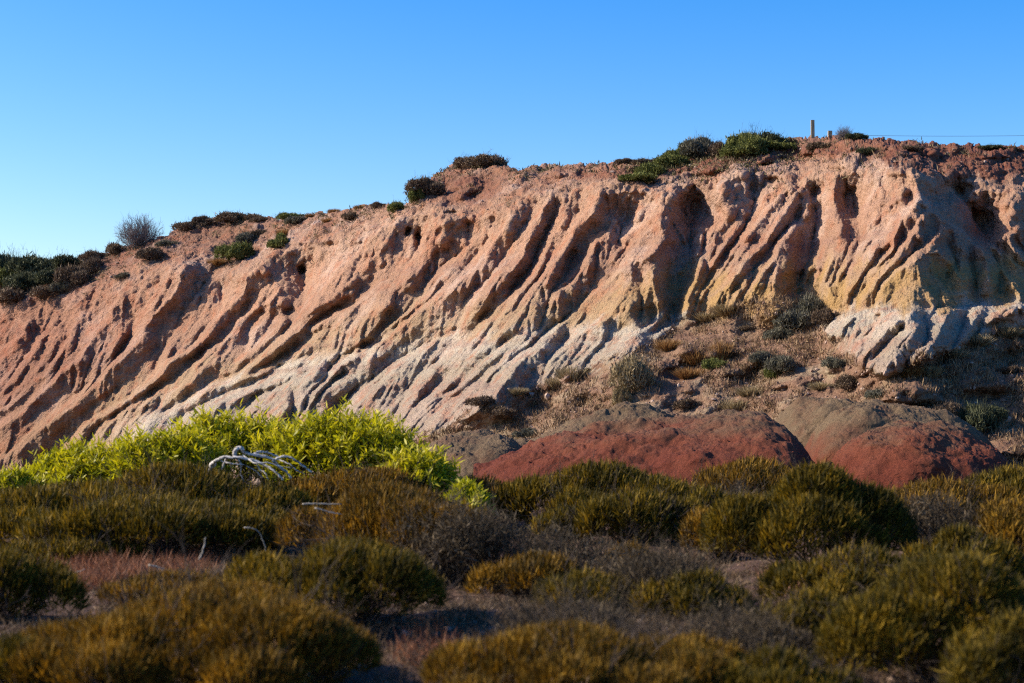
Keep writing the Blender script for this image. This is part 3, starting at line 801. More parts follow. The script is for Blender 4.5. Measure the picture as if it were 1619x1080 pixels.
BUSH = [
 ('cushion_bush', 'largest amber-tipped cushion bush filling the lower left corner area', 40, 640, 925, 1125, A_, 1.5, 'needle'),
 ('cushion_bush', 'olive cushion bush cut off by the bottom edge at the middle', 660, 1110, 985, 1150, A_, 1.3, 'needle'),
 ('cushion_bush', 'dark cushion bush cut off by the left edge of the picture', -110, 105, 868, 990, O, 1, 'needle'),
 ('cushion_bush', 'round olive cushion bush between the corner bush and the grey scrub', 405, 705, 848, 1012, O, 1.2, 'needle'),
 ('cushion_bush', 'flat topped cushion bush above the reddish dry grass', 60, 395, 782, 900, O, 1, 'needle'),
 ('cushion_bush', 'wide dark cushion bush under the bleached dead branch', 100, 460, 732, 872, O, 1, 'needle'),
 ('cushion_bush', 'cushion bush at the left edge below the bright green thicket', -90, 190, 768, 880, O, 1, 'needle'),
 ('cushion_bush', 'amber cushion bush directly right of the dead branch', 430, 690, 742, 850, A_, 1, 'needle'),
 ('cushion_bush', 'tall ochre cushion bush in the middle with a grey dead right flank', 450, 770, 770, 915, A_, 1.1, 'needle'),
 ('cushion_bush', 'amber cushion bush below the right end of the bright green thicket', 640, 860, 755, 835, A_, .9, 'needle'),
 ('cushion_bush', 'broad olive cushion bush in front of the long red mound', 770, 1130, 738, 845, O, 1, 'needle'),
 ('cushion_bush', 'smaller rounded olive cushion bush in front of the broad one', 915, 1120, 775, 868, O, 1, 'needle'),
 ('cushion_bush', 'low amber bush at the cleft between the red mounds', 1100, 1290, 724, 800, A_, .8, 'needle'),
 ('cushion_bush', 'large domed olive cushion bush right of centre', 1140, 1440, 748, 915, O, 1.25, 'needle'),
 ('cushion_bush', 'rusty brown cushion bush tucked left of the large domed one', 1085, 1200, 795, 880, A_, .8, 'needle'),
 ('cushion_bush', 'low amber bush below the brick red dome', 1390, 1590, 756, 835, A_, .8, 'needle'),
 ('cushion_bush', 'cushion bush at the right edge below the brick red dome', 1530, 1700, 738, 815, O, .8, 'needle'),
 ('cushion_bush', 'ochre cushion bush halfway down the right edge', 1535, 1720, 785, 905, A_, 1, 'needle'),
 ('cushion_bush', 'big shaded cushion bush in the lower right corner area', 1300, 1690, 875, 1090, O, 1.3, 'needle'),
 ('cushion_bush', 'loose olive bush at the foot of the large domed one', 1240, 1480, 860, 985, O, 1, 'needle'),
 ('cushion_bush', 'tiny bright amber cushion in the dry grass right of centre', 962, 1035, 862, 905, A_, .8, 'needle'),
 ('cushion_bush', 'rusty low cushion beside the grey scrub at bottom centre', 765, 935, 872, 950, A_, .8, 'needle'),
 ('scrub_bush', 'dark grey dead scrub on the right flank of the tall ochre bush', 630, 830, 780, 925, S_c, 1, 'dry'),
 ('scrub_bush', 'grey leafless scrub below the tiny amber cushion', 930, 1150, 862, 975, S_c, 1, 'dry'),
 ('scrub_bush', 'low grey scrub left of the rusty low cushion', 800, 970, 828, 930, S_c, .7, 'dry'),
 ('scrub_bush', 'dark dead scrub behind the large domed olive bush', 1390, 1560, 778, 900, S_c, 1, 'dry'),
 ('scrub_bush', 'brownish dry scrub at bottom centre above the cut off bush', 780, 1040, 945, 1065, S_c, 1, 'dry'),
 ('cushion_bush', 'low amber bush between the reddish grass and the largest corner bush', 180, 360, 905, 960, A_, .9, 'needle'),
 ('cushion_bush', 'dark bush between the wide dark one and the tall ochre bush', 370, 480, 800, 880, O, .9, 'needle'),
 ('cushion_bush', 'olive bush under the smaller rounded one at centre right', 840, 960, 800, 862, O, .9, 'needle'),
 ('cushion_bush', 'olive-brown bush in the middle gap left of the tiny amber cushion', 850, 1000, 900, 975, O, .8, 'needle'),
 ('cushion_bush', 'amber bush right of the bottom edge middle bush', 1000, 1180, 1000, 1110, A_, .8, 'needle'),
 ('cushion_bush', 'dull olive bush left of the large domed one, lower', 1020, 1170, 905, 985, O, .8, 'needle'),
 ('cushion_bush', 'dark bush filling the far lower right corner', 1500, 1720, 960, 1150, O, 1, 'needle'),
 ('scrub_bush', 'thin dry scrub on bare soil left of the corner bushes at right', 1030, 1290, 950, 1080, S_c, .9, 'dry'),
 ('scrub_bush', 'grey dry scrub between the domed bush and the red mounds', 1100, 1230, 760, 830, S_c, .6, 'dry'),
 ('cushion_bush', 'flat dark cushion bush filling the gap between left edge and reddish grass', 20, 210, 850, 905, O, .9, 'needle'),
 ('cushion_bush', 'dark bush behind the round olive one, under the tall ochre bush', 560, 730, 830, 900, O, .9, 'needle'),
 ('cushion_bush', 'olive bush between the broad bush and the large domed one', 1060, 1180, 770, 850, O, .9, 'needle'),
 ('cushion_bush', 'dim cushion bush left of the lower right corner bush', 1200, 1380, 930, 1040, O, .9, 'needle'),
 ('cushion_bush', 'dim bush at the bottom edge right of centre', 1120, 1340, 1020, 1140, O, .9, 'needle'),
 ('cushion_bush', 'dark cushion bush behind the lower right corner bush', 1440, 1600, 830, 930, O, .9, 'needle'),
 ('cushion_bush', 'dark low bush at the bottom left corner', -60, 110, 1000, 1120, O, .9, 'needle'),
]
for k, (nm, lab, a, b, t, bs, mt, dn, kd) in enumerate(BUSH):
    cushion(nm, lab, a, b, t, bs, mt, dn, seed=k, kind=kd, cat='scrub' if kd == 'dry' else 'bush',
            group='dry grey scrub of the foreground' if kd == 'dry' else 'low cushion bushes of the foreground')

# ---------------- the bright green thicket: separate leafy shrubs
def leafy(label, px0, px1, top, Yc, seed, n_sh=340):
    rg = np.random.default_rng(seed + 500)
    rx = (px1 - px0) / 2 / F * Yc; ry = max(.5, rx * .6); cx = ((px0 + px1) / 2 - CX) / F * Yc
    gz = float(ground_z(np.array([cx]), np.array([Yc]))[0]); h = EYE + (HZ - top) / F * Yc - gz - .14; shf = min(1, h / 1.2) ** 2
    root = bpy.data.objects.new('leafy_shrub', None); link(root); root.location = (cx, Yc, gz - .03); root.empty_display_size = .3
    tag(root, label, 'shrub', 'bright green leafy shrubs')
    R = (rx, ry, h * .93)
    lb = lobes(rg, 14, .72, .26, .44)
    lb[0][1:, 2] += .12
    p, d = shell(rg, n_sh * 3, R, lb, .38)
    D = unit(d * .55 + [0, 0, .8] + rg.normal(size=d.shape) * .35)
    Ls = (.14 + .30 * rg.random(len(p)) ** 2) * shf
    k = 11
    t = np.linspace(.1, 1, k)
    bend = rg.normal(size=p.shape) * .10
    pts = p[:, None] + D[:, None] * (Ls[:, None] * t)[..., None] + bend[:, None] * (t ** 2)[None, :, None] * Ls[:, None, None]
    base = pts.reshape(-1, 3); Dr = np.repeat(D, k, 0)
    az = (np.tile(np.arange(k) * 2.4, len(p)) + np.repeat(rg.random(len(p)) * 6.28, k))
    u = unit(np.cross(Dr, [0.3, .2, 1.])); w = np.cross(Dr, u)
    LD = unit(Dr * .75 + u * np.cos(az)[:, None] * .75 + w * np.sin(az)[:, None] * .75 + rg.normal(size=Dr.shape) * .15)
    n = len(base); L = .065 + .07 * rg.random(n); W = L * (.20 + .10 * rg.random(n))
    V, Fc = blades(base, LD, L, W, rg, fold=.12, tip=.2)
    tipf = np.tile(t, len(p))
    v = np.clip(rg.random(n) * .45 + .35 * tipf + .18 * np.repeat(rg.random(len(p)), k), 0, 1)
    mesh_obj('foliage', V, [Fc], M_LEAF, root, {'v': np.repeat(v, 6)}, smooth=False)
    V1, F1 = prisms(p, p + D * Ls[:, None], np.full(len(p), .004), np.full(len(p), .002))
    V2, F2 = twig_net(rg, np.array(R) * .95, 40, 160, 200, .013)
    mesh_obj('stem', np.concatenate([V1, V2]), [F1, F2 + len(V1)], M_WOOD, root)
for k, a in enumerate([
    ('low left end of the bright green thicket by the picture edge', -120, 105, 732, 23.5, 1, 300),
    ('bright green shrub second from the left edge, rising to the right', 40, 260, 706, 24.5, 2, 340),
    ('yellow-green shrub behind the left part of the dead branch', 180, 360, 682, 24.0, 3, 320),
    ('tallest bright green shrub, right behind the dead branch', 265, 480, 646, 25.2, 4, 380),
    ('bright green shrub just right of the dead branch', 410, 620, 652, 24.5, 5, 380),
    ('deep green shrub near the right end of the thicket', 530, 690, 664, 24.0, 6, 330),
    ('lower yellow-green shrub at the right end of the thicket', 610, 715, 700, 23.2, 8, 150),
    ('small green shoot cluster at the far right end of the thicket', 695, 770, 748, 22.0, 7, 60)]):
    leafy(a[0], *a[1:5], seed=a[5], n_sh=a[6])

# ---------------- bleached dead branch
def tube(pts, radii, nseg=8):
    pts = np.array(pts, float); n = len(pts); T = unit(np.gradient(pts, axis=0)); u = unit(np.cross(T, [0.1, 1., .05])); w = np.cross(T, u)
    an = np.arange(nseg) / nseg * 2 * np.pi
    r = np.array(radii)[:, None, None]
    V = pts[:, None] + r * (u[:, None] * np.cos(an)[None, :, None] + w[:, None] * np.sin(an)[None, :, None])
    i = np.arange(n * nseg).reshape(n, nseg); j = np.roll(i, -1, 1)
    Fq = np.stack([i[:-1], j[:-1], j[1:], i[1:]], -1).reshape(-1, 4)
    V = V.reshape(-1, 3); V = np.concatenate([V, pts[:1], pts[-1:]])
    c0 = np.stack([j[0], i[0], np.full(nseg, n * nseg)], -1); c1 = np.stack([i[-1], j[-1], np.full(nseg, n * nseg + 1)], -1)
    return V, Fq, np.concatenate([c0, c1])
def smooth_path(pp, k=6, jit=.0, rg=None):
    pp = np.array(pp, float); t = np.arange(len(pp)); tt = np.linspace(0, len(pp) - 1, (len(pp) - 1) * k + 1)
    q = np.stack([np.interp(tt, t, pp[:, i]) for i in range(pp.shape[1])], 1)
    for _ in range(3): q[1:-1] = (q[:-2] + 2 * q[1:-1] + q[2:]) / 4
    if jit: q[1:-1] += rg.normal(size=q[1:-1].shape) * jit
    return q
def branch_obj(name, paths, mat, label, cat, group=None):
    rg = np.random.default_rng(5); Vs = []; F4 = []; F3 = []; off = 0
    for Y0, r0, r1, pix in paths:
        q = smooth_path([at(p[0], p[1], Y0 + (p[2] if len(p) > 2 else 0)) for p in pix], 6, .003, rg)
        V, a, b = tube(q, np.linspace(r0, r1, len(q)) * (1 + .12 * rg.normal(size=len(q))))
        Vs.append(V); F4.append(a + off); F3.append(b + off); off += len(V)
    o = mesh_obj(name, np.concatenate(Vs), [np.concatenate(F4), np.concatenate(F3)], mat)
    return tag(o, label, cat, group)
m = NT('weathered_wood')
mp = m.new('Mapping'); mp.inputs['Scale'].default_value = (6, 30, 30); m.l(m.obj(), mp.inputs['Vector'])
nn_ = m.noise(1.5, 5, .7, vec=mp.outputs[0])
m.col(m.ramp(nn_, [(.38, (.06, .045, .035)), (.48, (.45, .40, .35)), (.7, (.72, .68, .63))])); m.nrm(m.bump(nn_, .6, .02)); M_DEAD = m.m
YB = 20.6
branch_obj('dead_branch', [
    (YB, .021, .012, [(334, 735, .1), (340, 729), (352, 723, -.05), (375, 723, -.1), (403, 728, -.1), (425, 738, -.15), (438, 748, -.2), (447, 759, -.2)]),
    (YB, .028, .015, [(372, 724), (370, 716), (375, 708), (382, 709), (386, 716), (400, 719), (420, 722), (437, 727)]),
    (YB, .015, .010, [(436, 727), (445, 721), (458, 722), (470, 730), (480, 738), (493, 747)]),
    (YB, .020, .012, [(432, 728), (440, 738, .1), (452, 745, .15), (460, 756, .2)]),
    (YB, .018, .010, [(400, 719), (412, 714, .1), (426, 716, .2), (440, 722, .3)]),
    (YB, .016, .010, [(360, 722), (356, 730, .1), (350, 742, .1)]),
    (YB, .009, .004, [(345, 727, 0), (362, 733, -.1), (384, 734, -.1), (402, 742, -.1), (416, 756, -.1)]),
    (YB, .009, .004, [(384, 720, 0), (402, 733, -.2), (424, 731, -.2), (444, 738, -.2), (462, 740, -.2)]),
    (YB, .008, .003, [(440, 727, 0), (456, 732, -.1), (470, 744, -.1), (482, 750, -.1)]),
    (YB, .010, .003, [(403, 728, -.1), (410, 742, -.1), (420, 748, -.2), (424, 760, -.2)]),
    (YB, .011, .004, [(376, 724, -.1), (382, 736, -.1), (380, 750, 0), (386, 762, 0)]),
    (YB, .034, .030, [(338, 731, .1), (330, 748, .2), (333, 790, .3), (345, 850, .4)]),
    ], M_DEAD, 'bleached white dead branch arching over the bushes before the green thicket', 'dead branch')
for k, (Y0, r, pix, lab) in enumerate([
    (16.5, .009, [(478, 797), (500, 796), (540, 797)], 'pale straight stick lying on the amber bush, upper of two'),
    (16.0, .008, [(498, 803), (520, 809), (540, 813)], 'pale short stick lying on the amber bush, lower of two'),
    (15.2, .006, [(386, 834), (402, 835), (412, 843), (418, 860), (420, 872)], 'bent pale stem standing in the gap left of the tall ochre bush'),
    (14.0, .008, [(315, 885), (322, 868), (325, 850)], 'reddish upright twig in the dry grass left of centre'),
    (11.0, .008, [(405, 1065), (420, 1050), (428, 1062), (430, 1080)], 'curled pale stem near the bottom edge left of centre'),
    (15.5, .009, [(98, 918), (120, 905), (135, 900)], 'light stick lying in the reddish dry grass at left'),
    (15.0, .009, [(235, 893), (262, 900), (282, 908)], 'light stick lying in the dry grass below the flat topped bush')]):
    branch_obj('dead_stick', [(Y0, r, r * .5, pix)], M_PALE, lab, 'stick', 'loose pale sticks')

# ---------------- dry grass and litter (nobody could count it)
def scatter_grass(name, label, cat, patches, mat, Lr, Wr, up, seed):
    rg = np.random.default_rng(seed); Ps = []
    for px0, px1, r0, r1, n in patches:
        n = int(n); row = r0 + (r1 - r0) * rg.random(n); px = px0 + (px1 - px0) * rg.random(n)
        # patch density fades to its borders and in tufts
        fx_ = np.abs((px - px0) / (px1 - px0) * 2 - 1); fy_ = np.abs((row - r0) / (r1 - r0) * 2 - 1)
        keep = (fx_ ** 3 + fy_ ** 3 < 1) & (vn2(px / 14, row / 6, 7) > -.45)
        Yd = 1.7 * F / (row[keep] - HZ); x = (px[keep] - CX) / F * Yd
        Ps.append(np.stack([x, Yd, ground_z(x, Yd)], 1))
    P_ = np.concatenate(Ps); n = len(P_); sc_ = (P_[:, 1] / 12) ** .8
    D = unit(rg.normal(size=(n, 3)) * [1, 1, .4] + [0, 0, up])
    D[:, 2] = np.abs(D[:, 2])
    V, Fc = blades(P_, D, (Lr[0] + (Lr[1] - Lr[0]) * rg.random(n)), (Wr * (.6 + .8 * rg.random(n))) * sc_, rg, fold=.25)
    o = mesh_obj(name, V, [Fc], mat, None, {'v': np.repeat(rg.random(n), 6)}, smooth=False)
    return tag(o, label, cat, kind='stuff')
scatter_grass('dry_grass', 'pale straw coloured dry grass between the cushion bushes', 'grass',
    [(-60, 1700, 790, 1130, 42000), (-700, -60, 780, 1130, 9000), (1700, 2300, 780, 1130, 9000), (280, 450, 860, 940, 5000), (820, 1120, 850, 930, 6000), (700, 1300, 930, 1060, 9000), (60, 1600, 760, 850, 9000), (1180, 1560, 900, 1080, 5000)],
    M_STRAW, (.05, .17), .005, .9, 71)
scatter_grass('red_grass', 'reddish dry grass and stems at the left between the bushes', 'grass',
    [(60, 240, 880, 945, 6000), (255, 340, 880, 925, 2500), (620, 720, 1000, 1060, 900), (1200, 1330, 900, 960, 800)], M_RUST, (.06, .22), .006, 1.3, 72)
scatter_grass('leaf_litter', 'grey and brown twigs and litter lying on the soil', 'litter',
    [(-60, 1700, 800, 1140, 32000), (640, 1400, 900, 1100, 14000)], M_SCRUB, (.03, .12), .006, .25, 73)

# ---------------- shrubs and tufts of the hillside
def proto(kind, seed):
    rg = np.random.default_rng(seed); lb = lobes(rg, 16, .78, .18, .40); lb[1][0] = .5
    if kind == 'dead':
        V, Fc = twig_net(rg, (1, 1, 1.15), 80, 700, 2600, .016, up=.8)
        return V, Fc, np.zeros(len(V)) + .5
    if kind == 'tuft':
        n = 900; a = rg.random(n) * 6.28; q = np.sqrt(rg.random(n)) * .45
        p = np.stack([np.cos(a) * q, np.sin(a) * q, np.zeros(n)], 1); D = unit(np.stack([np.cos(a) * q * 1.7, np.sin(a) * q * 1.7, np.full(n, .9)], 1) + rg.normal(size=(n, 3)) * .18)
        V, Fc = blades(p, D, .55 + .5 * rg.random(n), .03 + .02 * rg.random(n), rg, fold=.15)
        return V, Fc, np.repeat(rg.random(n), 6)
    n = 5200; p, d = shell(rg, n, (1, 1, 1), lb, .4)
    p = p * (1 + .16 * rg.random((n, 1)) ** 3 * (rg.random((n, 1)) < .3))
    D = unit(d * .6 + [0, 0, .55] + rg.normal(size=d.shape) * .6)
    V, Fc = blades(p - D * .05, D, .08 + .10 * rg.random(n), .028 + .02 * rg.random(n), rg, fold=.1)
    V2, F2 = twig_net(rg, (.98, .98, 1.05), 30, 120, 320, .012)
    return np.concatenate([V, V2]), np.concatenate([Fc, F2 + len(V)]), np.concatenate([np.repeat(rg.random(n), 6), np.full(len(V2), .05)])
M_HG = {'grey': leafmat('hill_grey_green', [(.1, (.045, .042, .028)), (.5, (.12, .11, .07)), (.85, (.24, .21, .15))], .15, scale=4),
        'dark': leafmat('hill_dark_green', [(.1, (.022, .026, .012)), (.5, (.06, .066, .028)), (.85, (.15, .15, .07))], .15, scale=4),
        'green': leafmat('hill_olive_green', [(.1, (.045, .05, .012)), (.5, (.12, .13, .03)), (.85, (.24, .24, .06))], .2, scale=4),
        'pale': leafmat('hill_pale', [(.1, (.13, .095, .045)), (.5, (.29, .215, .11)), (.85, (.46, .36, .20))], .2, scale=4),
        'rust': leafmat('hill_rust', [(.1, (.13, .06, .02)), (.5, (.30, .15, .05)), (.85, (.44, .27, .10))], .2, scale=4),
        'brown': leafmat('hill_brown', [(.1, (.05, .032, .02)), (.5, (.13, .085, .05)), (.85, (.26, .18, .11))], .15, scale=4),
        'straw': M_STRAW, 'dead': woodmat('pale_grey_twigs', (.14, .115, .10), (.30, .25, .22))}
cache = {}
def hill_plant(px, row, w, h, kind, shape, label, name, cat, group, sink=.08):
    rgk = (kind, shape, (int(px) % 3))
    p = hill(px, row)
    if rgk not in cache:
        V, Fc, v = proto(shape, 900 + len(cache))
        o = mesh_obj(name, V, [Fc], M_HG[kind], None, {'v': v}, smooth=False); cache[rgk] = o
        o.name = name
    else:
        o = cache[rgk].copy(); o.name = name; link(o)
    s = w * 1.22 / 2 / F * p[1]; hz = h * (.8 if shape == 'dead' else 1.0) / F * p[1]
    o.scale = (s, s * .85, hz * (.95 if shape == 'tuft' else 1.3)); o.location = (p[0], p[1] + .15 * s, p[2] - (.02 if shape == 'tuft' else .25) * hz - .05)
    o.rotation_euler = (0, 0, (px * 1.7) % 6.28)
    return tag(o, label, cat, group)
G1 = 'shrubs along the skyline'; G2 = 'shrubs and tufts on the hillside'
def sk(px, w, h, kind, label, dy=3, shape='bush', name='hill_shrub', cat='shrub'):
    return hill_plant(px, float(np.interp(px, fx, sky_f)) + dy, w, h, kind, shape, label, name, cat, G1)
def sl_(px, row, w, h, kind, label, shape='bush', name='hill_shrub', cat='shrub'):
    return hill_plant(px, row, w, h, kind, shape, label, name, cat, G2)
sk(8, 70, 44, 'dark', 'dark green shrub on the skyline touching the left edge', 8)
sk(48, 76, 40, 'dark', 'widest dark green shrub on the skyline near the left edge', 8)
sk(108, 60, 26, 'dark', 'dark green shrub on the skyline, third from the left edge', 8)
sk(150, 50, 20, 'brown', 'low brown shrub on the skyline left of the bare twiggy shrub', 8)
sk(184, 40, 20, 'brown', 'small brown shrub at the left foot of the bare twiggy shrub', 5)
sk(222, 62, 42, 'dead', 'bare grey twiggy shrub standing against the sky at left', 3, 'dead')
sk(305, 52, 18, 'brown', 'dark brown shrub on the brow right of the bare twiggy shrub', 5)
sk(325, 36, 16, 'brown', 'thin brown shrub between two darker ones on the left brow', 5)
sk(375, 70, 18, 'brown', 'wide dark scrubby shrub on the left brow', 6)
sk(412, 34, 10, 'brown', 'flat brown shrub at the right end of the left brow', 5)
for px, w, h, kd, lb_ in [(462, 46, 12, 'green', 'low olive shrub on the brow right of the left knoll'), (492, 18, 10, 'rust', 'tiny rusty tuft on the brow, left of three'),
                      (530, 20, 9, 'rust', 'tiny rusty tuft on the brow, middle of three'), (570, 22, 9, 'rust', 'tiny rusty tuft on the brow, right of three'),
                      (597, 24, 11, 'brown', 'small brown tuft left of the yellow-green clump')]:
    sk(px, w, h, kd, lb_, 3, 'tuft' if kd == 'rust' else 'bush')
sl_(629, 334, 32, 18, 'green', 'round yellow-green clump at the foot of the central knoll')
sk(676, 56, 30, 'brown', 'brown shrub clinging to the left side of the central knoll', 22)
sk(662, 30, 26, 'green', 'greenish shrub at the lower left of the central knoll', 14)
sk(738, 50, 20, 'brown', 'brown shrub on the left shoulder of the central knoll', 6)
sk(768, 62, 24, 'brown', 'dark domed shrub crowning the central knoll', 8)
sk(990, 30, 9, 'brown', 'small dark tuft on the skyline between the knoll and the green shrubs', 4)
sk(1016, 38, 14, 'brown', 'flat dark shrub on the skyline left of the green bank', 5)
for px, row, w, h, kd, lb_ in [(1010, 288, 60, 16, 'green', 'lowest olive shrub of the green bank on the upper slope'), (1035, 278, 60, 22, 'green', 'olive shrub second lowest in the green bank'),
                            (1060, 264, 60, 26, 'green', 'olive shrub in the middle of the green bank'), (1084, 250, 56, 26, 'green', 'olive shrub at the top of the green bank'),
                            (1180, 246, 70, 26, 'green', 'yellowish green shrub below the round skyline shrub'), (1222, 236, 70, 20, 'green', 'pale olive shrub left of the tall post')]:
    sl_(px, row, w, h, kd, lb_)
sk(1116, 64, 34, 'grey', 'grey-brown shrub on the skyline above the red earth boss', 8)
sk(1140, 40, 26, 'brown', 'dark shrub between the grey and the round green skyline shrubs', 8)
sk(1178, 64, 36, 'green', 'round olive green shrub on the skyline', 8)
sk(1212, 66, 32, 'dark', 'darker green shrub on the skyline beside the round one', 9)
sk(1245, 36, 12, 'brown', 'low dark shrub on the skyline left of the tall post', 4)
sk(1336, 30, 18, 'dead', 'spiky bare shrub right of the short post', 4, 'dead')
sk(1356, 34, 12, 'dark', 'small dark shrub at the left end of the wire', 4)
sk(1562, 44, 9, 'dark', 'flat dark shrub on the skyline near the right edge', 3)
sk(1600, 34, 7, 'brown', 'low brown shrub on the skyline at the right edge', 3)
SL = [(40, 462, 60, 34, 'dark', 'dark shrub on the slope under the left edge trees'), (12, 452, 60, 30, 'green', 'olive shrub on the slope at the left edge'),
      (85, 450, 56, 28, 'dark', 'dark green shrub right of the slope edge pair'), (20, 478, 70, 30, 'brown', 'brown scrub at the left edge above the pink cliff'),
      (75, 470, 56, 22, 'brown', 'brown scrub above the pink cliff, second from left'), (118, 452, 56, 34, 'brown', 'russet brown shrub on the upper left slope'),
      (100, 462, 40, 26, 'grey', 'grey shrub in the corner of the upper left slope'), (150, 432, 50, 28, 'brown', 'brown shrub below the low skyline one at left'),
      (240, 412, 40, 22, 'brown', 'brown shrub on bare soil under the bare twiggy shrub'), (262, 390, 34, 12, 'grey', 'small grey tuft below the left brow'),
      (195, 440, 36, 10, 'grey', 'flat dark tuft on bare soil above the pink cliff'), (375, 412, 56, 30, 'green', 'olive shrub in the gully of the left knoll'),
      (345, 420, 34, 16, 'rust', 'orange tuft at the cliff edge below the left knoll'), (392, 388, 40, 26, 'grey', 'grey shrub in the upper gully of the left knoll'),
      (445, 392, 40, 22, 'green', 'olive tuft on the slope right of the left knoll'), (450, 372, 26, 14, 'rust', 'orange tuft on the slope right of the left knoll'),
      (470, 352, 44, 14, 'grey', 'grey-green shrub under the brow'), (410, 372, 24, 12, 'brown', 'small brown tuft right of the left knoll gully'),
      (560, 345, 30, 12, 'brown', 'brown tuft on the slope left of the yellow-green clump'), (520, 350, 24, 9, 'rust', 'tiny orange tuft left of the brown tuft'),
      (1005, 620, 66, 60, 'pale', 'tall pale feathery bush on the talus below the white ribs'), (985, 640, 30, 34, 'pale', 'pale bush at the lower left of the tall feathery one'),
      (905, 602, 50, 30, 'pale', 'pale tuft at the foot of the white ribs'), (880, 612, 34, 22, 'pale', 'smaller pale tuft left of the one under the white ribs'),
      (820, 622, 30, 14, 'pale', 'straw tuft at the lower edge of the white ribs'), (1155, 495, 60, 22, 'pale', 'straw tuft high on the talus under the ochre ribs'),
      (1120, 505, 50, 18, 'pale', 'pale tuft left of the one high on the talus'), (1058, 552, 44, 22, 'rust', 'orange grass tuft on the talus, left of three'),
      (1105, 575, 52, 28, 'rust', 'orange grass tuft on the talus, middle and largest'), (1142, 566, 40, 34, 'rust', 'orange grass tuft on the talus, right of three'),
      (1092, 598, 50, 22, 'rust', 'orange tuft below the three on the talus'), (1130, 582, 40, 20, 'green', 'olive tuft among the orange grass'),
      (1290, 500, 56, 34, 'grey', 'grey shrub in the hollow left of the white feet'), (1262, 520, 70, 36, 'grey', 'broad grey-green shrub in the hollow of the talus'),
      (1310, 512, 40, 30, 'brown', 'brown shrub against the first white foot'), (1235, 535, 50, 22, 'grey', 'grey-green shrub lower in the hollow'),
      (1240, 588, 60, 30, 'grey', 'grey-green bush in the middle of the talus'), (1225, 598, 30, 24, 'green', 'yellowish bush in the middle of the talus'),
      (1210, 572, 44, 22, 'grey', 'grey bush above the yellowish one on the talus'), (1350, 612, 56, 26, 'brown', 'brown shrub under the white feet'),
      (1320, 580, 36, 18, 'grey', 'small grey shrub left of the largest white foot'), (1440, 594, 44, 22, 'rust', 'russet tuft at the toe of the white feet'),
      (1470, 592, 40, 22, 'pale', 'pale tuft right of the toe of the white feet'), (1510, 565, 50, 22, 'pale', 'straw tuft right of the white feet, lower'),
      (1545, 545, 56, 24, 'pale', 'straw tuft right of the white feet, middle'), (1590, 532, 56, 22, 'pale', 'straw tuft right of the white feet, upper'),
      (1540, 685, 76, 52, 'dark', 'large dark shrub on the shaded slope at right'), (1500, 665, 56, 34, 'brown', 'brown shrub left of the large dark one at right'),
      (1570, 662, 50, 26, 'dark', 'dark shrub above the large one on the shaded slope'), (1165, 648, 50, 26, 'pale', 'pale grass tuft above the long red mound'),
      (1190, 625, 50, 22, 'pale', 'pale grass tuft higher above the long red mound'), (1090, 645, 44, 18, 'brown', 'brown tuft above the long red mound'),
      (1041, 668, 24, 10, 'green', 'tiny green cushion on the rim of the long red mound'), (765, 640, 44, 18, 'brown', 'brown tuft on the talus under the pale ribs'),
      (790, 655, 50, 18, 'brown', 'brown tuft in the talus gully'), (835, 690, 46, 18, 'grey', 'grey tuft beside the cleft left of the long mound'),
      (820, 700, 30, 14, 'pale', 'pale tuft beside the cleft left of the long mound'), (1180, 520, 30, 12, 'brown', 'small brown tuft on the upper talus'),
      (1390, 628, 40, 16, 'grey', 'grey tuft above the small brown mound'), (1300, 615, 40, 16, 'pale', 'straw tuft left above the small brown mound'),
      (1450, 640, 36, 14, 'brown', 'brown tuft above the orange-brown mound'), (1600, 590, 44, 14, 'brown', 'low brown tuft on the reddish slope at the right edge'),
      (1380, 242, 44, 14, 'dark', 'dark shrub on the rocky band below the wire'), (1300, 236, 40, 14, 'brown', 'brown shrub below the short post'),
      (1440, 236, 40, 10, 'brown', 'low scrub on the rocky band right of the wire end'), (1215, 590, 22, 12, 'pale', 'small straw tuft left of the yellowish talus bush')]
for px, row, w, h, kd, lb_ in SL:
    tf = kd in ('pale', 'rust', 'straw') and 'bush' not in lb_
    sl_(px, row, w, h, kd, lb_, 'tuft' if tf else 'bush', 'grass_tuft' if tf else 'hill_shrub', 'grass tuft' if tf else 'shrub')

# small countless scrub and stones of the talus and the soil slope
def surf_scatter(n, seed, zone_f):
    rg = np.random.default_rng(seed); i = rg.integers(2, NR - 2, n); j = rg.integers(2, NC - 2, n)
    ok = rg.random(n) < zone_f[i, j]; return P[i[ok], j[ok]], rg
dens = tal_f * sstep(.1, .6, bil(fbm2(X / 60, Yp / 40, 3, 301), PX, PY, GX0, GY0, ST) + .35) + .35 * (1 - fz) * sstep(.0, .5, bil(fbm2(X / 50, Yp / 25, 3, 302), PX, PY, GX0, GY0, ST))
p, rg = surf_scatter(60000, 11, np.clip(dens, 0, 1) * (PX > -100))
p = p[:8000]; k = 7; p = np.repeat(p, k, 0) + rg.normal(size=(len(p) * k, 3)) * [.07, .07, .02]; n = len(p)
D = unit(rg.normal(size=(n, 3)) * .5 + [0, 0, 1]); V, Fc = blades(p - [0, 0, .03], D, .08 + .16 * rg.random(n), .02 + .015 * rg.random(n), rg)
tag(mesh_obj('slope_grass', V, [Fc], leafmat('slope_grass', [(.1, (.10, .055, .030)), (.5, (.21, .13, .070)), (.9, (.38, .26, .14))], .15), None, {'v': np.repeat(rg.random(n), 6)}, smooth=False),
    'thin dry ground cover sprinkled over the talus and soil slope', 'ground cover', kind='stuff')
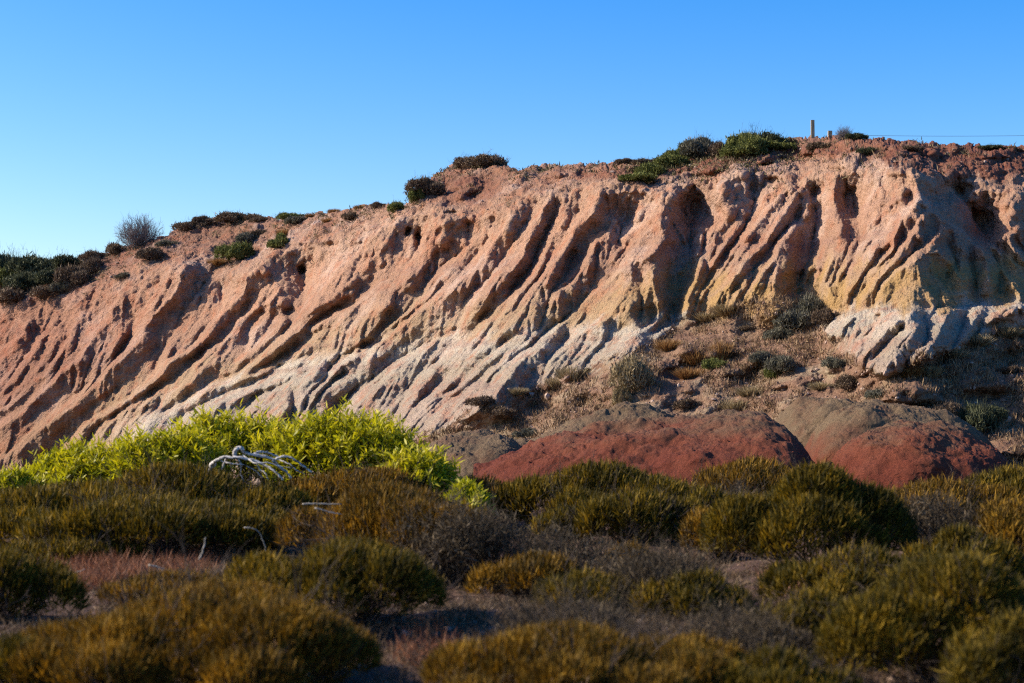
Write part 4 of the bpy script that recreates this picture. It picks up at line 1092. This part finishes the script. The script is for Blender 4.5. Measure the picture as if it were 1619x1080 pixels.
crest = (1 - .85 * sstep(1270, 1330, PX)) * np.exp(-np.maximum(PY - sky_f[None], 0) / 9.0) * sstep(-.15, .35, bil(fbm2(X / 30, Yp / 18, 3, 311), PX, PY, GX0, GY0, ST)) + .5 * np.exp(-((PX - 1120) / 140) ** 2 - ((PY - 255) / 22) ** 2) + .6 * sstep(230, 60, PX) * sstep(0, -14, PY - wE)
p, rg = surf_scatter(90000, 14, np.clip(crest, 0, 1)); p = p[:2600]; k = 12; cl_ = np.repeat(rg.random(len(p)), k)
p = np.repeat(p, k, 0) + rg.normal(size=(len(p) * k, 3)) * [.14, .14, .05]; n = len(p)
D = unit(rg.normal(size=(n, 3)) * .8 + [0, 0, .8]); V, Fc = blades(p - [0, 0, .02], D, .05 + .12 * rg.random(n), .03 + .025 * rg.random(n), rg)
tag(mesh_obj('crest_scrub', V, [Fc], leafmat('crest_scrub', [(.1, (.035, .030, .014)), (.4, (.09, .07, .035)), (.65, (.16, .13, .05)), (.9, (.28, .19, .11))], .15), None, {'v': np.repeat(np.clip(cl_ * .7 + .3 * rg.random(n), 0, 1), 6)}, smooth=False),
    'low tangled scrub and dry grass covering the crest between the shrubs', 'ground cover', kind='stuff')
def stones(n, pts, r0, r1, rg, name, mat, label):
    t = (1 + 5 ** .5) / 2
    b = unit(np.array([(-1, t, 0), (1, t, 0), (-1, -t, 0), (1, -t, 0), (0, -1, t), (0, 1, t), (0, -1, -t), (0, 1, -t), (t, 0, -1), (t, 0, 1), (-t, 0, -1), (-t, 0, 1)], float))
    fc = np.array([(0, 11, 5), (0, 5, 1), (0, 1, 7), (0, 7, 10), (0, 10, 11), (1, 5, 9), (5, 11, 4), (11, 10, 2), (10, 7, 6), (7, 1, 8), (3, 9, 4), (3, 4, 2), (3, 2, 6), (3, 6, 8), (3, 8, 9), (4, 9, 5), (2, 4, 11), (6, 2, 10), (8, 6, 7), (9, 8, 1)])
    n = len(pts); r = r0 + (r1 - r0) * rg.random(n) ** 3
    V = b[None] * (1 + .25 * rg.normal(size=(n, 12, 1))) * (r[:, None] * (.7 + .6 * rg.random((n, 3))))[:, None, :] + pts[:, None]
    Fc = fc[None] + (np.arange(n) * 12)[:, None, None]
    return tag(mesh_obj(name, V.reshape(-1, 3), [Fc.reshape(-1, 3)], mat, None, {'v': np.repeat(rg.random(n), 12)}, smooth=False), label, 'stones', kind='stuff')
M_ST = leafmat('stone', [(.1, (.14, .08, .055)), (.5, (.26, .16, .11)), (.9, (.42, .31, .24))], 0)
p, rg = surf_scatter(60000, 12, np.clip(tal_f * .6 + (1 - fz) * .5, 0, 1)); p = p[:3500]
stones(len(p), p, .012, .08, rg, 'slope_gravel', M_ST, 'loose stones scattered over the talus and soil slope')
rg = np.random.default_rng(13); row = 790 + 340 * rg.random(4000); Yd = 1.7 * F / (row - HZ); xx = (rg.random(4000) * 1760 - 70 - CX) / F * Yd
stones(4000, np.stack([xx, Yd, ground_z(xx, Yd)], 1), .005, .035, rg, 'ground_gravel', M_ST, 'small stones on the foreground soil')
for px, row, r, lb_ in [(841, 625, .13, 'pale rounded stone on the dark talus under the white ribs'), (866, 628, .16, 'reddish pale stone right of the rounded one')]:
    rg = np.random.default_rng(int(px)); q = hill(px, row)
    o = stones(1, q[None] + [0, -.1, .05], r, r, rg, 'boulder', M_PALE if px < 850 else M_ST, lb_); del o['kind']; o['category'] = 'stone'

# ---------------- posts and wire on the skyline
def box(c, s, taper=1.0, tilt=0):
    V = np.array([[x * s[0] * (taper if z > 0 else 1), y * s[1] * (taper if z > 0 else 1), z * s[2]] for x in (-.5, .5) for y in (-.5, .5) for z in (0, 1)])
    V[:, 0] += V[:, 2] * tilt; V += c
    return V, np.array([(0, 1, 3, 2), (4, 6, 7, 5), (0, 4, 5, 1), (2, 3, 7, 6), (0, 2, 6, 4), (1, 5, 7, 3)])
m = NT('grey_post_timber'); mp = m.new('Mapping'); mp.inputs['Scale'].default_value = (20, 20, 2); m.l(m.obj(), mp.inputs['Vector'])
m.col(m.ramp(m.noise(1.0, 4, .7, vec=mp.outputs[0]), [(.35, (.20, .15, .09)), (.65, (.42, .34, .22))])); M_POST = m.m
def post(px, base, top, wpx, lab, tilt):
    q = hill(px, base); Yq = q[1] + .3; s = Yq / F
    b0 = at(px, base + 4, Yq); V, Fc = box(b0, (wpx * s, wpx * s * .9, (base + 4 - top) * s), .96, tilt)
    return tag(mesh_obj('fence_post', V, [Fc], M_POST, smooth=False), lab, 'post', 'fence posts on the skyline'), Yq
_, Yp1 = post(1285, 219, 190, 5.5, 'tall square timber post standing on the skyline', -.01)
_, Yp2 = post(1312, 218, 207, 6.5, 'short timber post stump right of the tall post', .02)
_, Yp3 = post(1700, 236, 205, 5, 'timber post holding the wire beyond the right edge', 0)
q = [at(px, 213.5 + 1.8 * math.sin(math.pi * (px - 1312) / 388), 66.0) for px in range(1312, 1701, 12)]
V, a, b = tube(q, [.007] * len(q), 5)
tag(mesh_obj('fence_wire', V, [a, b], woodmat('wire_steel', (.08, .08, .09), (.12, .12, .13))), 'single thin wire running right from the short post along the skyline', 'wire')
